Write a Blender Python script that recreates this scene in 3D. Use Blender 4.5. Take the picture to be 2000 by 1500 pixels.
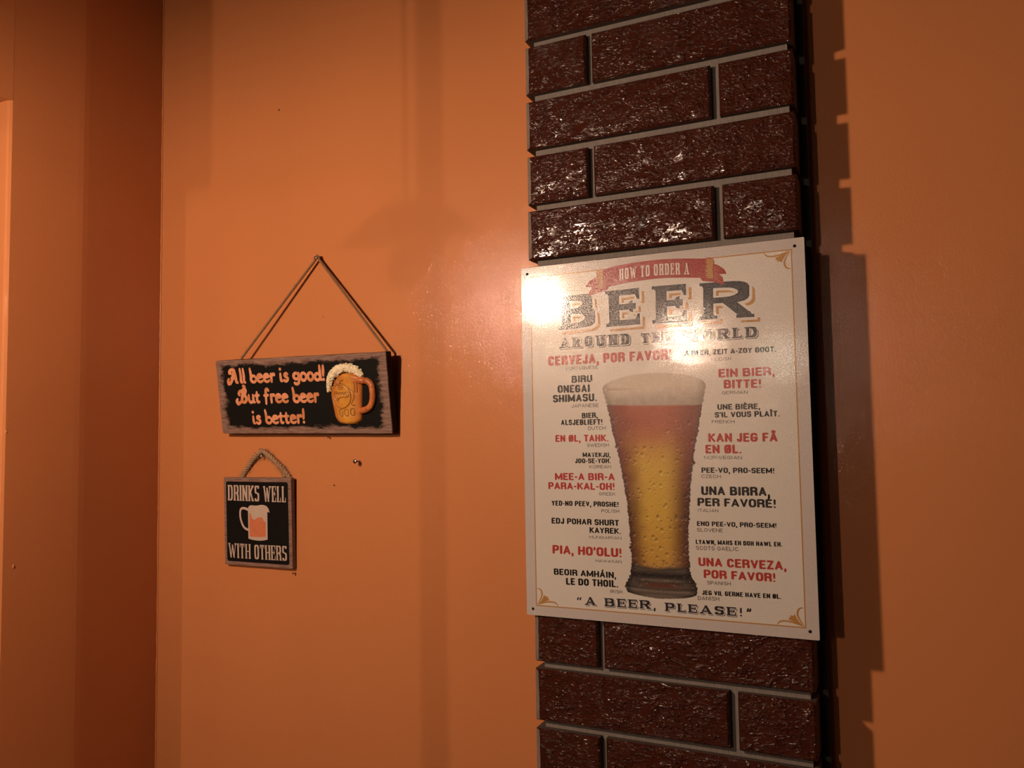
import bpy, bmesh, math, random
import numpy as np
from mathutils import Vector, Matrix, noise
from mathutils.geometry import delaunay_2d_cdt

for o in list(bpy.data.objects):
    bpy.data.objects.remove(o, do_unlink=True)
SC = bpy.context.scene
COL = SC.collection
PI = math.pi
H = 1.55                       # camera height above the floor

# ------------------------------------------------------------------ camera
YAW, PIT, ROL = .4415, .0594, -.0152
cam_d = bpy.data.cameras.new('camera')
cam_d.sensor_width = 36
cam_d.lens = 36 * 1566.64 / 2000
cam_d.clip_start = .01
cam = bpy.data.objects.new('camera', cam_d)
COL.objects.link(cam)
fw = Vector((-math.sin(YAW) * math.cos(PIT), math.cos(YAW) * math.cos(PIT), math.sin(PIT)))
rt = Vector((math.cos(YAW), math.sin(YAW), 0))
upv = rt.cross(fw)
r2 = rt * math.cos(ROL) + upv * math.sin(ROL)
u2 = -rt * math.sin(ROL) + upv * math.cos(ROL)
cam.matrix_world = Matrix(((r2.x, u2.x, -fw.x, 0), (r2.y, u2.y, -fw.y, 0), (r2.z, u2.z, -fw.z, H), (0, 0, 0, 1)))
SC.camera = cam

# ------------------------------------------------------------------ world, exposure
w = bpy.data.worlds.new('world')
SC.world = w
w.use_nodes = True
w.node_tree.nodes['Background'].inputs[0].default_value = (.25, .2, .14, 1)
w.node_tree.nodes['Background'].inputs[1].default_value = .02
SC.view_settings.view_transform = 'Standard'
SC.view_settings.look = 'None'
SC.view_settings.gamma = 1
SC.view_settings.use_curve_mapping = False
SC.view_settings.exposure = 0.0

# the lamps of the room: bulb centre relative to the camera eye (x, y, z), strength
BULBS = [((-.7256, .0095, .3006), 1230.0, (1.0, .68, .48), .024), ((-1.2097, -3.54, .574), 4700.0, (1.0, .70, .50), .020), ((-.382, -1.54, .269), 130.0, (1.0, .95, .75), .022)]
SHADE_Z = .034               # lower rim of the shades above the bulb centre

# ------------------------------------------------------------------ helpers
def tag(o, label=None, cat=None, group=None, kind=None):
    if label: o['label'] = label
    if cat: o['category'] = cat
    if group: o['group'] = group
    if kind: o['kind'] = kind
    return o

def mesh_obj(name, verts, faces, mat, parent=None, smooth=False, mats=None, fmat=None):
    me = bpy.data.meshes.new(name)
    me.from_pydata([tuple(v) for v in verts], [], faces)
    for m in (mats or [mat]):
        me.materials.append(m)
    if fmat is not None:
        me.polygons.foreach_set('material_index', fmat)
    if smooth:
        me.polygons.foreach_set('use_smooth', [True] * len(me.polygons))
    me.update()
    o = bpy.data.objects.new(name, me)
    COL.objects.link(o)
    if parent: o.parent = parent
    return o

def bm_obj(name, bm, mat, parent=None, smooth=False, mats=None):
    me = bpy.data.meshes.new(name)
    bm.normal_update()
    bm.to_mesh(me)
    bm.free()
    for m in (mats or [mat]):
        me.materials.append(m)
    if smooth:
        me.polygons.foreach_set('use_smooth', [True] * len(me.polygons))
    o = bpy.data.objects.new(name, me)
    COL.objects.link(o)
    if parent: o.parent = parent
    return o

def empty(name, loc=(0, 0, 0), parent=None):
    o = bpy.data.objects.new(name, None)
    o.empty_display_size = .02
    COL.objects.link(o)
    o.location = loc
    if parent: o.parent = parent
    return o

def add_box(bm, x0, x1, y0, y1, z0, z1, bevel=0, seg=1):
    r = bmesh.ops.create_cube(bm, size=1)
    bmesh.ops.transform(bm, matrix=Matrix.Translation(((x0 + x1) / 2, (y0 + y1) / 2, (z0 + z1) / 2)) @ Matrix.Diagonal((x1 - x0, y1 - y0, z1 - z0, 1)), verts=r['verts'])
    if bevel:
        es = list({e for v in r['verts'] for e in v.link_edges})
        bmesh.ops.bevel(bm, geom=es, offset=bevel, segments=seg, affect='EDGES', profile=.5)

def box(name, x0, x1, y0, y1, z0, z1, mat, parent=None, bevel=0, seg=1):
    bm = bmesh.new()
    add_box(bm, x0, x1, y0, y1, z0, z1, bevel, seg)
    return bm_obj(name, bm, mat, parent)

def frames(pts):
    n = len(pts)
    T = []
    for i in range(n):
        a, b = pts[max(i - 1, 0)], pts[min(i + 1, n - 1)]
        T.append((b - a).normalized())
    N = Vector((0, 1, 0))
    if abs(T[0].dot(N)) > .9: N = Vector((1, 0, 0))
    out = []
    for t in T:
        N = (N - t * N.dot(t)).normalized()
        out.append((t, N, t.cross(N)))
    return out

def tube(V, F, pts, rad, k=8, cap=True):
    fr = frames(pts)
    base = len(V)
    for i, p in enumerate(pts):
        r = rad[i] if isinstance(rad, (list, tuple)) else rad
        t, n, b = fr[i]
        for j in range(k):
            a = 2 * PI * j / k
            V.append(p + (n * math.cos(a) + b * math.sin(a)) * r)
    for i in range(len(pts) - 1):
        for j in range(k):
            a = base + i * k + j
            b2 = base + i * k + (j + 1) % k
            F.append((a, b2, b2 + k, a + k))
    if cap:
        F.append(tuple(base + j for j in range(k))[::-1])
        F.append(tuple(base + (len(pts) - 1) * k + j for j in range(k)))

def lathe(V, F, prof, k=32, c=(0, 0, 0)):
    base = len(V)
    for r, z in prof:
        for j in range(k):
            a = 2 * PI * j / k
            V.append(Vector((c[0] + r * math.cos(a), c[1] + r * math.sin(a), c[2] + z)))
    for i in range(len(prof) - 1):
        for j in range(k):
            a = base + i * k + j
            b = base + i * k + (j + 1) % k
            F.append((a, b, b + k, a + k))

# ------------------------------------------------------------------ material helpers
class NT:
    def __init__(s, name):
        s.m = bpy.data.materials.new(name)
        s.m.use_nodes = True
        s.t = s.m.node_tree
        s.b = s.t.nodes['Principled BSDF']
    def n(s, typ, **kw):
        nd = s.t.nodes.new(typ)
        for k, v in kw.items(): setattr(nd, k, v)
        return nd
    def l(s, a, b): s.t.links.new(a, b)
    def set(s, **kw):
        for k, v in kw.items():
            s.b.inputs[k.replace('_', ' ')].default_value = v
    def val(s, sock, v):
        if hasattr(v, 'is_linked') or hasattr(v, 'links'): s.l(v, sock)
        else: sock.default_value = v
    def math(s, op, a, b=0.0, clamp=False):
        nd = s.n('ShaderNodeMath', operation=op, use_clamp=clamp)
        s.val(nd.inputs[0], a); s.val(nd.inputs[1], b)
        return nd.outputs[0]
    def pos(s, scale=(1, 1, 1), obj=False, loc=(0, 0, 0)):
        if obj: src = s.n('ShaderNodeTexCoord').outputs['Object']
        else: src = s.n('ShaderNodeNewGeometry').outputs['Position']
        mp = s.n('ShaderNodeMapping')
        mp.inputs['Scale'].default_value = scale
        mp.inputs['Location'].default_value = loc
        s.l(src, mp.inputs['Vector'])
        return mp.outputs[0]
    def noise(s, vec, scale, detail=3, rough=.5, dist=0):
        nd = s.n('ShaderNodeTexNoise')
        nd.inputs['Scale'].default_value = scale
        nd.inputs['Detail'].default_value = detail
        nd.inputs['Roughness'].default_value = rough
        nd.inputs['Distortion'].default_value = dist
        s.l(vec, nd.inputs['Vector'])
        return nd.outputs['Fac']
    def ramp(s, fac, stops):
        nd = s.n('ShaderNodeValToRGB')
        el = nd.color_ramp.elements
        while len(el) < len(stops): el.new(.5)
        for e, (p, c) in zip(el, stops):
            e.position = p
            e.color = (*c, 1) if len(c) == 3 else c
        s.l(fac, nd.inputs[0])
        return nd.outputs[0]
    def mix(s, fac, a, b):
        nd = s.n('ShaderNodeMix', data_type='RGBA')
        s.val(nd.inputs[0], fac)
        for sk, v in ((nd.inputs[6], a), (nd.inputs[7], b)):
            if isinstance(v, tuple): sk.default_value = (*v[:3], 1)
            else: s.l(v, sk)
        return nd.outputs[2]
    def bump(s, h, strength, dist, prev=None):
        nd = s.n('ShaderNodeBump')
        nd.inputs['Strength'].default_value = strength
        nd.inputs['Distance'].default_value = dist
        s.l(h, nd.inputs['Height'])
        if prev: s.l(prev, nd.inputs['Normal'])
        s.l(nd.outputs[0], s.b.inputs['Normal'])
        return nd.outputs[0]

def wall_paint(name, col, streak=1.0):
    M = NT(name)
    big = M.noise(M.pos((1, 1, .25)), 6, 3)
    c = M.mix(big, tuple(x * .93 for x in col), tuple(min(1, x * 1.06) for x in col))
    M.l(c, M.b.inputs['Base Color'])
    M.set(Roughness=.40, IOR=1.5)
    M.b.inputs['Specular IOR Level'].default_value = .14
    M.b.inputs['Coat Weight'].default_value = .5
    M.b.inputs['Coat Roughness'].default_value = .06
    a = M.noise(M.pos((1, 1, .6)), 560, 3, .6)
    st = M.noise(M.pos((1, 1, .06)), 420, 2, .5)
    wv = M.noise(M.pos(), 30, 2)
    M.bump(wv, .12, .0012, M.bump(a, .22, .0006))
    prev = None
    for hgt, sg_, ds in ((a, .65, .00055), (st, .5 * streak, .00045), (wv, .12, .0004)):
        nd = M.n('ShaderNodeBump')
        nd.inputs['Strength'].default_value = sg_
        nd.inputs['Distance'].default_value = ds
        M.l(hgt, nd.inputs['Height'])
        if prev: M.l(prev, nd.inputs['Normal'])
        prev = nd.outputs[0]
    M.l(prev, M.b.inputs['Coat Normal'])
    return M.m

ORANGE = (.50, .188, .068)
m_wall = wall_paint('orange_wall_paint', ORANGE)
def simple(name, col, rough=.5, metal=0, var=.12, scale=40, bump=0, bscale=200, spec=.5):
    M = NT(name)
    nz = M.noise(M.pos(obj=True), scale, 4)
    c = M.mix(nz, tuple(x * (1 - var) for x in col), tuple(min(1, x * (1 + var)) for x in col))
    M.l(c, M.b.inputs['Base Color'])
    M.set(Roughness=rough, Metallic=metal)
    M.b.inputs['Specular IOR Level'].default_value = spec
    if bump:
        M.bump(M.noise(M.pos(obj=True), bscale, 3), .6, bump)
    return M.m

def m_glaze():
    M = NT('brown_brick_glaze')
    nz = M.noise(M.pos((1, 1, 1)), 60, 4, .6)
    c = M.mix(nz, (.026, .0058, .0032), (.062, .015, .0078))
    M.l(c, M.b.inputs['Base Color'])
    M.set(Roughness=.12)
    M.b.inputs['Specular IOR Level'].default_value = .5
    n1 = M.noise(M.pos((.72, 1, 1.25)), 215, 1.6, .5, .9)
    mr = M.n('ShaderNodeMapRange', interpolation_type='SMOOTHERSTEP')
    mr.inputs[1].default_value = .44; mr.inputs[2].default_value = .80
    M.l(n1, mr.inputs[0])
    n2 = M.noise(M.pos((.8, 1, 1.2)), 60, 1, .4, .2)
    n4 = M.noise(M.pos((.7, 1, 1.1), loc=(1, 2, 3)), 330, 1, .4, .6)
    b = M.bump(n2, .5, .0016)
    b = M.bump(n4, .5, .00035, b)
    b = M.bump(mr.outputs[0], .9, .0018, b)
    return M.m
m_glaze = m_glaze()
m_brickside = simple('brick_body', (.06, .042, .032), .75, 0, .3, 90, .0006, 300)
m_wornedge = simple('worn_brick_edge', (.15, .12, .10), .8, 0, .35, 120, .0006, 300)
def m_mortar():
    M = NT('grey_mortar')
    nz = M.noise(M.pos((1, 1, .12)), 380, 4, .65)
    n2 = M.noise(M.pos(), 55, 4, .6)
    c = M.mix(nz, (.10, .09, .08), (.24, .21, .19))
    c = M.mix(M.math('MULTIPLY', n2, .5), c, (.12, .10, .085))
    M.l(c, M.b.inputs['Base Color'])
    M.set(Roughness=.9)
    M.bump(nz, .7, .0009)
    return M.m
m_mortar = m_mortar()

m_pin = simple('dark_pin', (.012, .007, .006), .6, 0, .1, 40, 0, 200, .1)
def ink(name, col, under, wear=0.0, rough=.30):
    """print on the tin sign: same fine sparkle relief over every ink"""
    M = NT(name)
    if wear:
        nz = M.noise(M.pos(), 900, 3, .6)
        n2 = M.noise(M.pos(), 160, 2, .5)
        f = M.math('GREATER_THAN', M.math('ADD', M.math('MULTIPLY', nz, .6), M.math('MULTIPLY', n2, .4)), 1 - wear)
        c = M.mix(f, col, under)
        M.l(c, M.b.inputs['Base Color'])
    else:
        M.b.inputs['Base Color'].default_value = (*col, 1)
    tin_finish(M, rough)
    return M.m

def tin_finish(M, rough=.30):
    # satin tin: a body gloss and a clear coat, both broken up by fine sparkle relief
    M.set(Roughness=.20)
    M.b.inputs['Specular IOR Level'].default_value = .30
    M.b.inputs['Coat Weight'].default_value = .80
    M.b.inputs['Coat Roughness'].default_value = .034
    s1 = M.noise(M.pos(), 760, 2, .6)
    s2 = M.ramp(M.noise(M.pos(loc=(2, 5, 1)), 950, 1, .5), [(.56, (0, 0, 0)), (.76, (1, 1, 1))])
    sp = M.math('ADD', M.math('MULTIPLY', s1, .34), M.math('MULTIPLY', s2, .75))
    for dist, sock in ((.00026, 'Coat Normal'), (.0010, 'Normal')):
        nd = M.n('ShaderNodeBump')
        nd.inputs['Strength'].default_value = .5
        nd.inputs['Distance'].default_value = dist
        M.l(sp, nd.inputs['Height'])
        M.l(nd.outputs[0], M.b.inputs[sock])

CREAM = (.54, .51, .465)
EDGE = (.445, .405, .385)
BLACK = (.012, .010, .010)
RED = (.33, .035, .028)
GOLD = (.36, .185, .055)

# ------------------------------------------------------------------ lettering engine
def q(cx, cy, rx, ry, a0, a1, n=2.0, k=None):
    k = k or max(3, int(abs(a1 - a0) / 20))
    P = []
    for i in range(k + 1):
        a = math.radians(a0 + (a1 - a0) * i / k)
        c, s = math.cos(a), math.sin(a)
        P.append((cx + rx * math.copysign(abs(c) ** (2 / n), c), cy + ry * math.copysign(abs(s) ** (2 / n), s)))
    return P

def glyph(ch, n):
    """skeleton strokes of a capital in the unit box, and its width"""
    O = lambda: q(.5, .5, .5, .5, 0, 360, n)
    g = {
     'A': (1.08, [[(0, 0), (.5, 1)], [(.5, 1), (1, 0)], [(.2, .27), (.8, .27)]]),
     'B': (1.0, [[(0, 0), (0, 1)], [(0, 1), (.5, 1)] + q(.5, .76, .42, .24, 90, -90, n) + [(0, .52)], [(0, .52), (.5, .52)] + q(.5, .26, .5, .26, 90, -90, n) + [(0, 0)]]),
     'C': (.96, [q(.5, .5, .5, .5, 28, 332, n)]),
     'D': (1.0, [[(0, 0), (0, 1)], [(0, 1), (.45, 1)] + q(.45, .5, .55, .5, 90, -90, n) + [(0, 0)]]),
     'E': (.88, [[(0, 0), (0, 1)], [(0, 1), (1, 1)], [(0, .52), (.82, .52)], [(0, 0), (1, 0)]]),
     'F': (.84, [[(0, 0), (0, 1)], [(0, 1), (1, 1)], [(0, .5), (.8, .5)]]),
     'G': (1.0, [q(.5, .5, .5, .5, 28, 360, n), [(1, .5), (1, .42)], [(1, .45), (.6, .45)]]),
     'H': (1.0, [[(0, 0), (0, 1)], [(1, 0), (1, 1)], [(0, .5), (1, .5)]]),
     'I': (.40, [[(.5, 0), (.5, 1)]]),
     'J': (.78, [[(1, 1), (1, .3)] + q(.5, .3, .5, .3, 0, -170, n)]),
     'K': (1.02, [[(0, 0), (0, 1)], [(0, .38), (1, 1)], [(.32, .58), (1, 0)]]),
     'L': (.82, [[(0, 0), (0, 1)], [(0, 0), (1, 0)]]),
     'M': (1.32, [[(0, 0), (0, 1)], [(0, 1), (.5, .12)], [(.5, .12), (1, 1)], [(1, 0), (1, 1)]]),
     'N': (1.02, [[(0, 0), (0, 1)], [(0, 1), (1, 0)], [(1, 0), (1, 1)]]),
     'O': (1.0, [O()]),
     'P': (.96, [[(0, 0), (0, 1)], [(0, 1), (.5, 1)] + q(.5, .72, .5, .28, 90, -90, n) + [(0, .44)]]),
     'R': (1.0, [[(0, 0), (0, 1)], [(0, 1), (.5, 1)] + q(.5, .75, .48, .25, 90, -90, n) + [(0, .5)], [(.5, .5), (1, 0)] if n < 3 else [(.55, .5), (.85, .42), (1, .3), (1, 0)]]),
     'S': (.94, [q(.5, .76, .5, .24, 15, 270, n) + q(.5, .26, .5, .26, 90, -165, n)]),
     'T': (.92, [[(.5, 0), (.5, 1)], [(0, 1), (1, 1)]]),
     'U': (1.0, [[(0, 1), (0, .3)] + q(.5, .3, .5, .3, 180, 360, n) + [(1, .3), (1, 1)]]),
     'V': (1.04, [[(0, 1), (.5, 0)], [(.5, 0), (1, 1)]]),
     'W': (1.5, [[(0, 1), (.26, 0)], [(.26, 0), (.5, .9)], [(.5, .9), (.74, 0)], [(.74, 0), (1, 1)]]),
     'X': (1.0, [[(0, 0), (1, 1)], [(0, 1), (1, 0)]]),
     'Y': (1.0, [[(0, 1), (.5, .48)], [(1, 1), (.5, .48)], [(.5, .48), (.5, 0)]]),
     'Z': (.92, [[(0, 1), (1, 1)], [(1, 1), (0, 0)], [(0, 0), (1, 0)]]),
     '!': (.40, [[(.5, 1), (.5, .44)], [(.5, .0), (.5, .02)]]),
     '.': (.34, [[(.5, 0), (.5, .02)]]),
     ',': (.34, [[(.55, .04), (.55, -.04), (.25, -.26)]]),
     "'": (.26, [[(.5, 1), (.5, .78)]]),
     '’': (.30, [[(.5, 1), (.5, .92), (.25, .72)]]),
     '“': (.74, [[(.1, .72), (.1, .86), (.25, 1)], [(.75, .72), (.75, .86), (.9, 1)]]),
     '”': (.74, [[(.3, 1), (.3, .9), (.1, .7)], [(.95, 1), (.95, .9), (.75, .7)]]),
     '-': (.55, [[(.1, .42), (.9, .42)]]),
    }
    if ch in g: return g[ch]
    if ch == 'Ø': return 1.0, [O(), [(.05, -.02), (.95, 1.02)]]
    if ch in 'ÁÉ':
        w_, s = g['A' if ch == 'Á' else 'E']; return w_, s + [[(.45, 1.2), (.62, 1.36)]]
    if ch == 'È':
        w_, s = g['E']; return w_, s + [[(.55, 1.2), (.35, 1.36)]]
    if ch == 'Î':
        return .5, [[(.5, 0), (.5, 1)], [(-.1, 1.2), (.5, 1.38), (1.1, 1.2)]]
    if ch == 'Å':
        w_, s = g['A']; return w_, s + [q(.5, 1.26, .16, .1, 0, 360, 2, 8)]
    raise KeyError(ch)

def hull(P):
    P = sorted(set((round(x, 6), round(y, 6)) for x, y in P))
    if len(P) < 3: return P
    def half(pp):
        o = []
        for p in pp:
            while len(o) > 1 and (o[-1][0] - o[-2][0]) * (p[1] - o[-2][1]) - (o[-1][1] - o[-2][1]) * (p[0] - o[-2][0]) <= 1e-9: o.pop()
            o.append(p)
        return o
    a, b = half(P), half(P[::-1])
    return a[:-1] + b[:-1]

def nib(hx, hy, kind):
    if kind == 'rect': return [(-hx, -hy), (hx, -hy), (hx, hy), (-hx, hy)]
    if kind == 'oct':
        c = .35
        return [(-hx, -hy * c), (-hx * c, -hy), (hx * c, -hy), (hx, -hy * c), (hx, hy * c), (hx * c, hy), (-hx * c, hy), (-hx, hy * c)]
    return [(hx * math.cos(2 * PI * i / 12), hy * math.sin(2 * PI * i / 12)) for i in range(12)]

STY = {   # stem, bar (of cap height), corner exponent, nib, serif length, serif thickness, gap (of cap)
 'k': dict(st=.29, br=.20, n=3.3, nib='oct', serif=0, gap=.085),
 'R': dict(st=.295, br=.205, n=3.3, nib='oct', serif=0, gap=.085),
 't': dict(st=.15, br=.135, n=2.0, nib='round', serif=0, gap=.16),
 'K': dict(st=.31, br=.15, n=2.3, nib='rect', serif=.13, sth=.10, gap=.13),
 'B': dict(st=.30, br=.16, n=2.6, nib='rect', serif=.10, sth=.085, gap=.1),
 'W': dict(st=.125, br=.06, n=3.2, nib='rect', serif=.035, sth=.055, gap=.07),
}

def letter_polys(ch, x, W, cap, S, grow=0.0):
    """convex pieces (x right, y up, mm) whose union is the letter"""
    hx, hy = S['st'] * cap / 2, S['br'] * cap / 2
    wd, strokes = glyph(ch, S['n'])
    sl = S['serif'] * cap
    x0, x1 = x + hx + sl, x + W - hx - sl
    if ch in 'I!.,\'’': x0, x1 = x + hx, x + W - hx
    if ch in '!.,\'’“”': hx *= .82; hy *= .8
    if x1 < x0: x0 = x1 = (x0 + x1) / 2
    mp = lambda p: (x0 + p[0] * (x1 - x0), hy + p[1] * (cap - 2 * hy))
    out = []
    for s in strokes:
        P = [mp(p) for p in s]
        for a, b in zip(P, P[1:]):
            dx, dy = abs(b[0] - a[0]), abs(b[1] - a[1])
            f = 1.0
            if len(s) == 2 and dx > .08 * cap and dy > .08 * cap: f = .84
            thin = 1.0
            if S['serif'] and len(s) == 2 and f < 1:          # contrast of the diagonals
                up = (b[1] - a[1]) * (b[0] - a[0]) > 0
                thin = .42 if up and ch in 'AMVWUN' else 1.0
            nb = nib(hx * f * thin + grow, hy * f + grow, S['nib'])
            out.append(hull([(a[0] + u, a[1] + v) for u, v in nb] + [(b[0] + u, b[1] + v) for u, v in nb]))
        if S['serif'] and ch not in '!.,-“”’\'':
            th = S['sth'] * cap / 2
            for (p, o) in ((s[0], s[1]), (s[-1], s[-2])):
                m_, mo = mp(p), mp(o)
                vert = abs(mo[1] - m_[1]) > abs(mo[0] - m_[0]) * .5
                if p[1] in (0, 1) and vert and len(s) >= 2 and not (ch in 'A' and p[1] == 1) and not (ch in 'VW' and p[1] == 0) and not (ch == 'M' and 0 < p[0] < 1):
                    yy = th if p[1] == 0 else cap - th
                    L = hx + sl
                    out.append(hull([(m_[0] - L - grow, yy - th - grow), (m_[0] + L + grow, yy - th - grow), (m_[0] + L + grow, yy + th + grow), (m_[0] - L - grow, yy + th + grow)]))
                    # bracket
                    k = .12 * cap
                    s_ = 1 if p[1] == 0 else -1
                    out.append(hull([(m_[0] - L * .85 - grow, yy), (m_[0] + L * .85 + grow, yy), (m_[0] + hx * .9, yy + s_ * k), (m_[0] - hx * .9, yy + s_ * k)]))
                elif not vert and ch in 'EFLTZ' and p[1] in (0, 1):
                    if ch in 'EFL' and p[0] == 0: continue
                    bk = (.30 if ch != 'T' else .26) * cap
                    bw = max(hx * .42, th)
                    yy = 0 if p[1] == 0 else cap
                    s_ = 1 if p[1] == 0 else -1
                    e = 1 if p[0] == 1 else -1
                    xe = m_[0] + e * hx
                    out.append(hull([(xe + e * grow, yy - s_ * grow), (xe + e * grow, yy + s_ * (bk + grow)), (xe - e * (bw + grow), yy + s_ * (bk + grow)), (xe - e * (bw * 3 + grow), yy - s_ * grow)]))
                elif not vert and ch in 'EF' and abs(p[1] - .5) < .05 and p[0] > .5:
                    bw = max(hx * .42, th)
                    out.append(hull([(m_[0] + bw + grow, m_[1] - .17 * cap - grow), (m_[0] + bw + grow, m_[1] + .17 * cap + grow), (m_[0] - bw * .4 - grow, m_[1] + .14 * cap + grow), (m_[0] - bw * 1.6 - grow, m_[1]), (m_[0] - bw * .4 - grow, m_[1] - .14 * cap - grow)]))
            if ch in 'CGS':
                bw = max(hx * .35, th)
                tips = [(s[0], 1)] + ([(s[-1], -1)] if ch == 'S' else [])
                for p, sg in tips:
                    m_ = mp(p)
                    yt = cap if sg > 0 else 0
                    xe = m_[0] + (hx if sg > 0 else -hx) * .9
                    ss = 1 if sg > 0 else -1
                    out.append(hull([(xe + ss * grow, yt), (xe + ss * grow, m_[1] - ss * .04 * cap), (xe - ss * bw * 2, m_[1]), (xe - ss * bw, yt)]))
    return [p for p in out if len(p) >= 3]

def union_tris(polys):
    vs, fs = [], []
    for P in polys:
        b = len(vs)
        vs += [Vector(p) for p in P]
        fs.append(list(range(b, b + len(P))))
    r = delaunay_2d_cdt(vs, [], fs, 0, 1e-5, True)
    V, F, OF = r[0], r[2], r[5]
    return [tuple(v) for v in V], [tuple(f) for f, o in zip(F, OF) if o]

class Print:
    """flat print collected per ink; local coordinates in mm (x right, y DOWN from the sheet's top left)"""
    def __init__(s): s.V, s.F = [], []
    def polys(s, polys, z):
        """union of convex/simple polygons given in mm, y down"""
        fixed = []
        for P in polys:
            ar = sum(P[i - 1][0] * P[i][1] - P[i][0] * P[i - 1][1] for i in range(len(P)))
            fixed.append(P if ar > 0 else P[::-1])
        V, F = union_tris(fixed)
        b = len(s.V)
        s.V += [(x / 1000, -z / 1000, -y / 1000) for x, y in V]
        for f in F:
            a, c, d = [Vector(V[i]) for i in f[:3]]
            cr = (c - a).cross(d - a)
            f = f if cr < 0 else f[::-1]
            s.F.append(tuple(b + i for i in f))
    def build(s, name, mat, parent): return mesh_obj(name, s.V, s.F, mat, parent)

def text_layout(txt, L, cap, S):
    gap = S['gap'] * cap
    wd = [(.42 if c == ' ' else glyph(c, S['n'])[0]) for c in txt]
    free = L - gap * (len(txt) - 1)
    u = free / sum(wd)
    x, out = 0, []
    for c, w_ in zip(txt, wd):
        if c != ' ': out.append((c, x, w_ * u))
        x += w_ * u + gap
    return out

def put_text(pr, txt, x0, y0, x1, y1, cap, S, z, grow=0, off=(0, 0), arc=0.0):
    L = math.hypot(x1 - x0, y1 - y0)
    ux, uy = (x1 - x0) / L, (y1 - y0) / L
    for c, x, W in text_layout(txt, L, cap, S):
        P = []
        for poly in letter_polys(c, x, W, cap, S, grow):
            P.append([(x0 + ux * a + uy * b + off[0], y0 + uy * a - ux * b + off[1] - arc * 4 * (a / L) * (1 - a / L)) for a, b in poly])
        pr.polys(P, z)

def ribbon(pts, w0, w1=None, wm=None):
    """convex pieces of a tapering stroke through pts (mm)"""
    out = []
    n = len(pts)
    w1 = w0 if w1 is None else w1
    def wd(t):
        a = w0 + (w1 - w0) * t
        if wm: a += (wm - a) * math.sin(PI * t)
        return a / 2
    disc = lambda p, r: [(p[0] + r * math.cos(2 * PI * i / 10), p[1] + r * math.sin(2 * PI * i / 10)) for i in range(10)]
    for i in range(n - 1):
        out.append(hull(disc(pts[i], wd(i / (n - 1))) + disc(pts[i + 1], wd((i + 1) / (n - 1)))))
    return out

def smooth_pts(P, k=6):
    out = []
    n = len(P)
    for i in range(n - 1):
        p0, p1, p2, p3 = P[max(i - 1, 0)], P[i], P[i + 1], P[min(i + 2, n - 1)]
        for j in range(k):
            t = j / k
            out.append(tuple(.5 * ((2 * p1[a]) + (-p0[a] + p2[a]) * t + (2 * p0[a] - 5 * p1[a] + 4 * p2[a] - p3[a]) * t * t + (-p0[a] + 3 * p1[a] - 3 * p2[a] + p3[a]) * t ** 3) for a in range(len(p1))))
    out.append(tuple(P[-1]))
    return out

# ------------------------------------------------------------------ the room
m_far = simple('brown_wall_paint', (.10, .055, .035), .7)
YW = .9315                 # the back wall's plane
XC = -1.0734               # the left corner
CE = 2.75                  # ceiling height
HEAD = H + .4455            # head of the doorway in the left wall
b = box('wall_back', XC, 2.3, YW, YW + .1, 0, CE, m_wall); tag(b, kind='structure')
WALL_BACK = b
bm = bmesh.new()
# short return, lintel and far run of the left wall are one wall with a wide opening
fp = [(XC, YW + .1), (XC, YW), (-1.0383, .7723), (-1.0366, .7628), (-1.0359, .7540), (-1.0309, .6551), (-1.0330, .6522), (-1.0360, .6511), (-1.20, .6511), (-1.20, YW + .1)]  # two slants guessed and shaped so the wall shades darker near the corner
lo = [bm.verts.new((x, y, 0)) for x, y in fp]
hi = [bm.verts.new((x, y, CE)) for x, y in fp]
for i in range(len(fp)):
    j = (i + 1) % len(fp)
    bm.faces.new((lo[i], hi[i], hi[j], lo[j]))
bm.faces.new(lo[::-1]); bm.faces.new(hi)
bmesh.ops.recalc_face_normals(bm, faces=bm.faces[:])
add_box(bm, -1.20, -1.0307, -.30, .6551, HEAD, CE)
b = bm_obj('wall_left', bm, m_wall); tag(b, kind='structure')
WALL_LEFT = b
b = box('wall_right', 2.3, 2.4, -4.1, YW + .1, 0, CE, m_far); tag(b, kind='structure')
b = box('wall_front', -2.8, 2.3, -4.1, -4.0, 0, CE, m_far); tag(b, kind='structure')
b = box('wall_passage', -2.8, -2.7, -4.0, 1.0, 0, CE, m_far); tag(b, kind='structure')
b = box('wall_passage_end', -2.7, XC - .13, .9, 1.0, 0, CE, m_far); tag(b, kind='structure')
def m_floor():
    M = NT('dark_wood_floor')
    nz = M.noise(M.pos((1, .06, 1)), 30, 5, .6)
    M.l(M.ramp(nz, [(.3, (.05, .022, .010)), (.7, (.11, .05, .024))]), M.b.inputs['Base Color'])
    M.set(Roughness=.4)
    return M.m
b = box('floor', -2.8, 2.4, -4.1, YW + .1, -.1, 0, m_floor()); tag(b, kind='structure')
b = box('ceiling', -2.8, 2.4, -4.1, YW + .1, CE, CE + .1, simple('ceiling_paint', (.09, .06, .045), .8)); tag(b, kind='structure')

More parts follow.
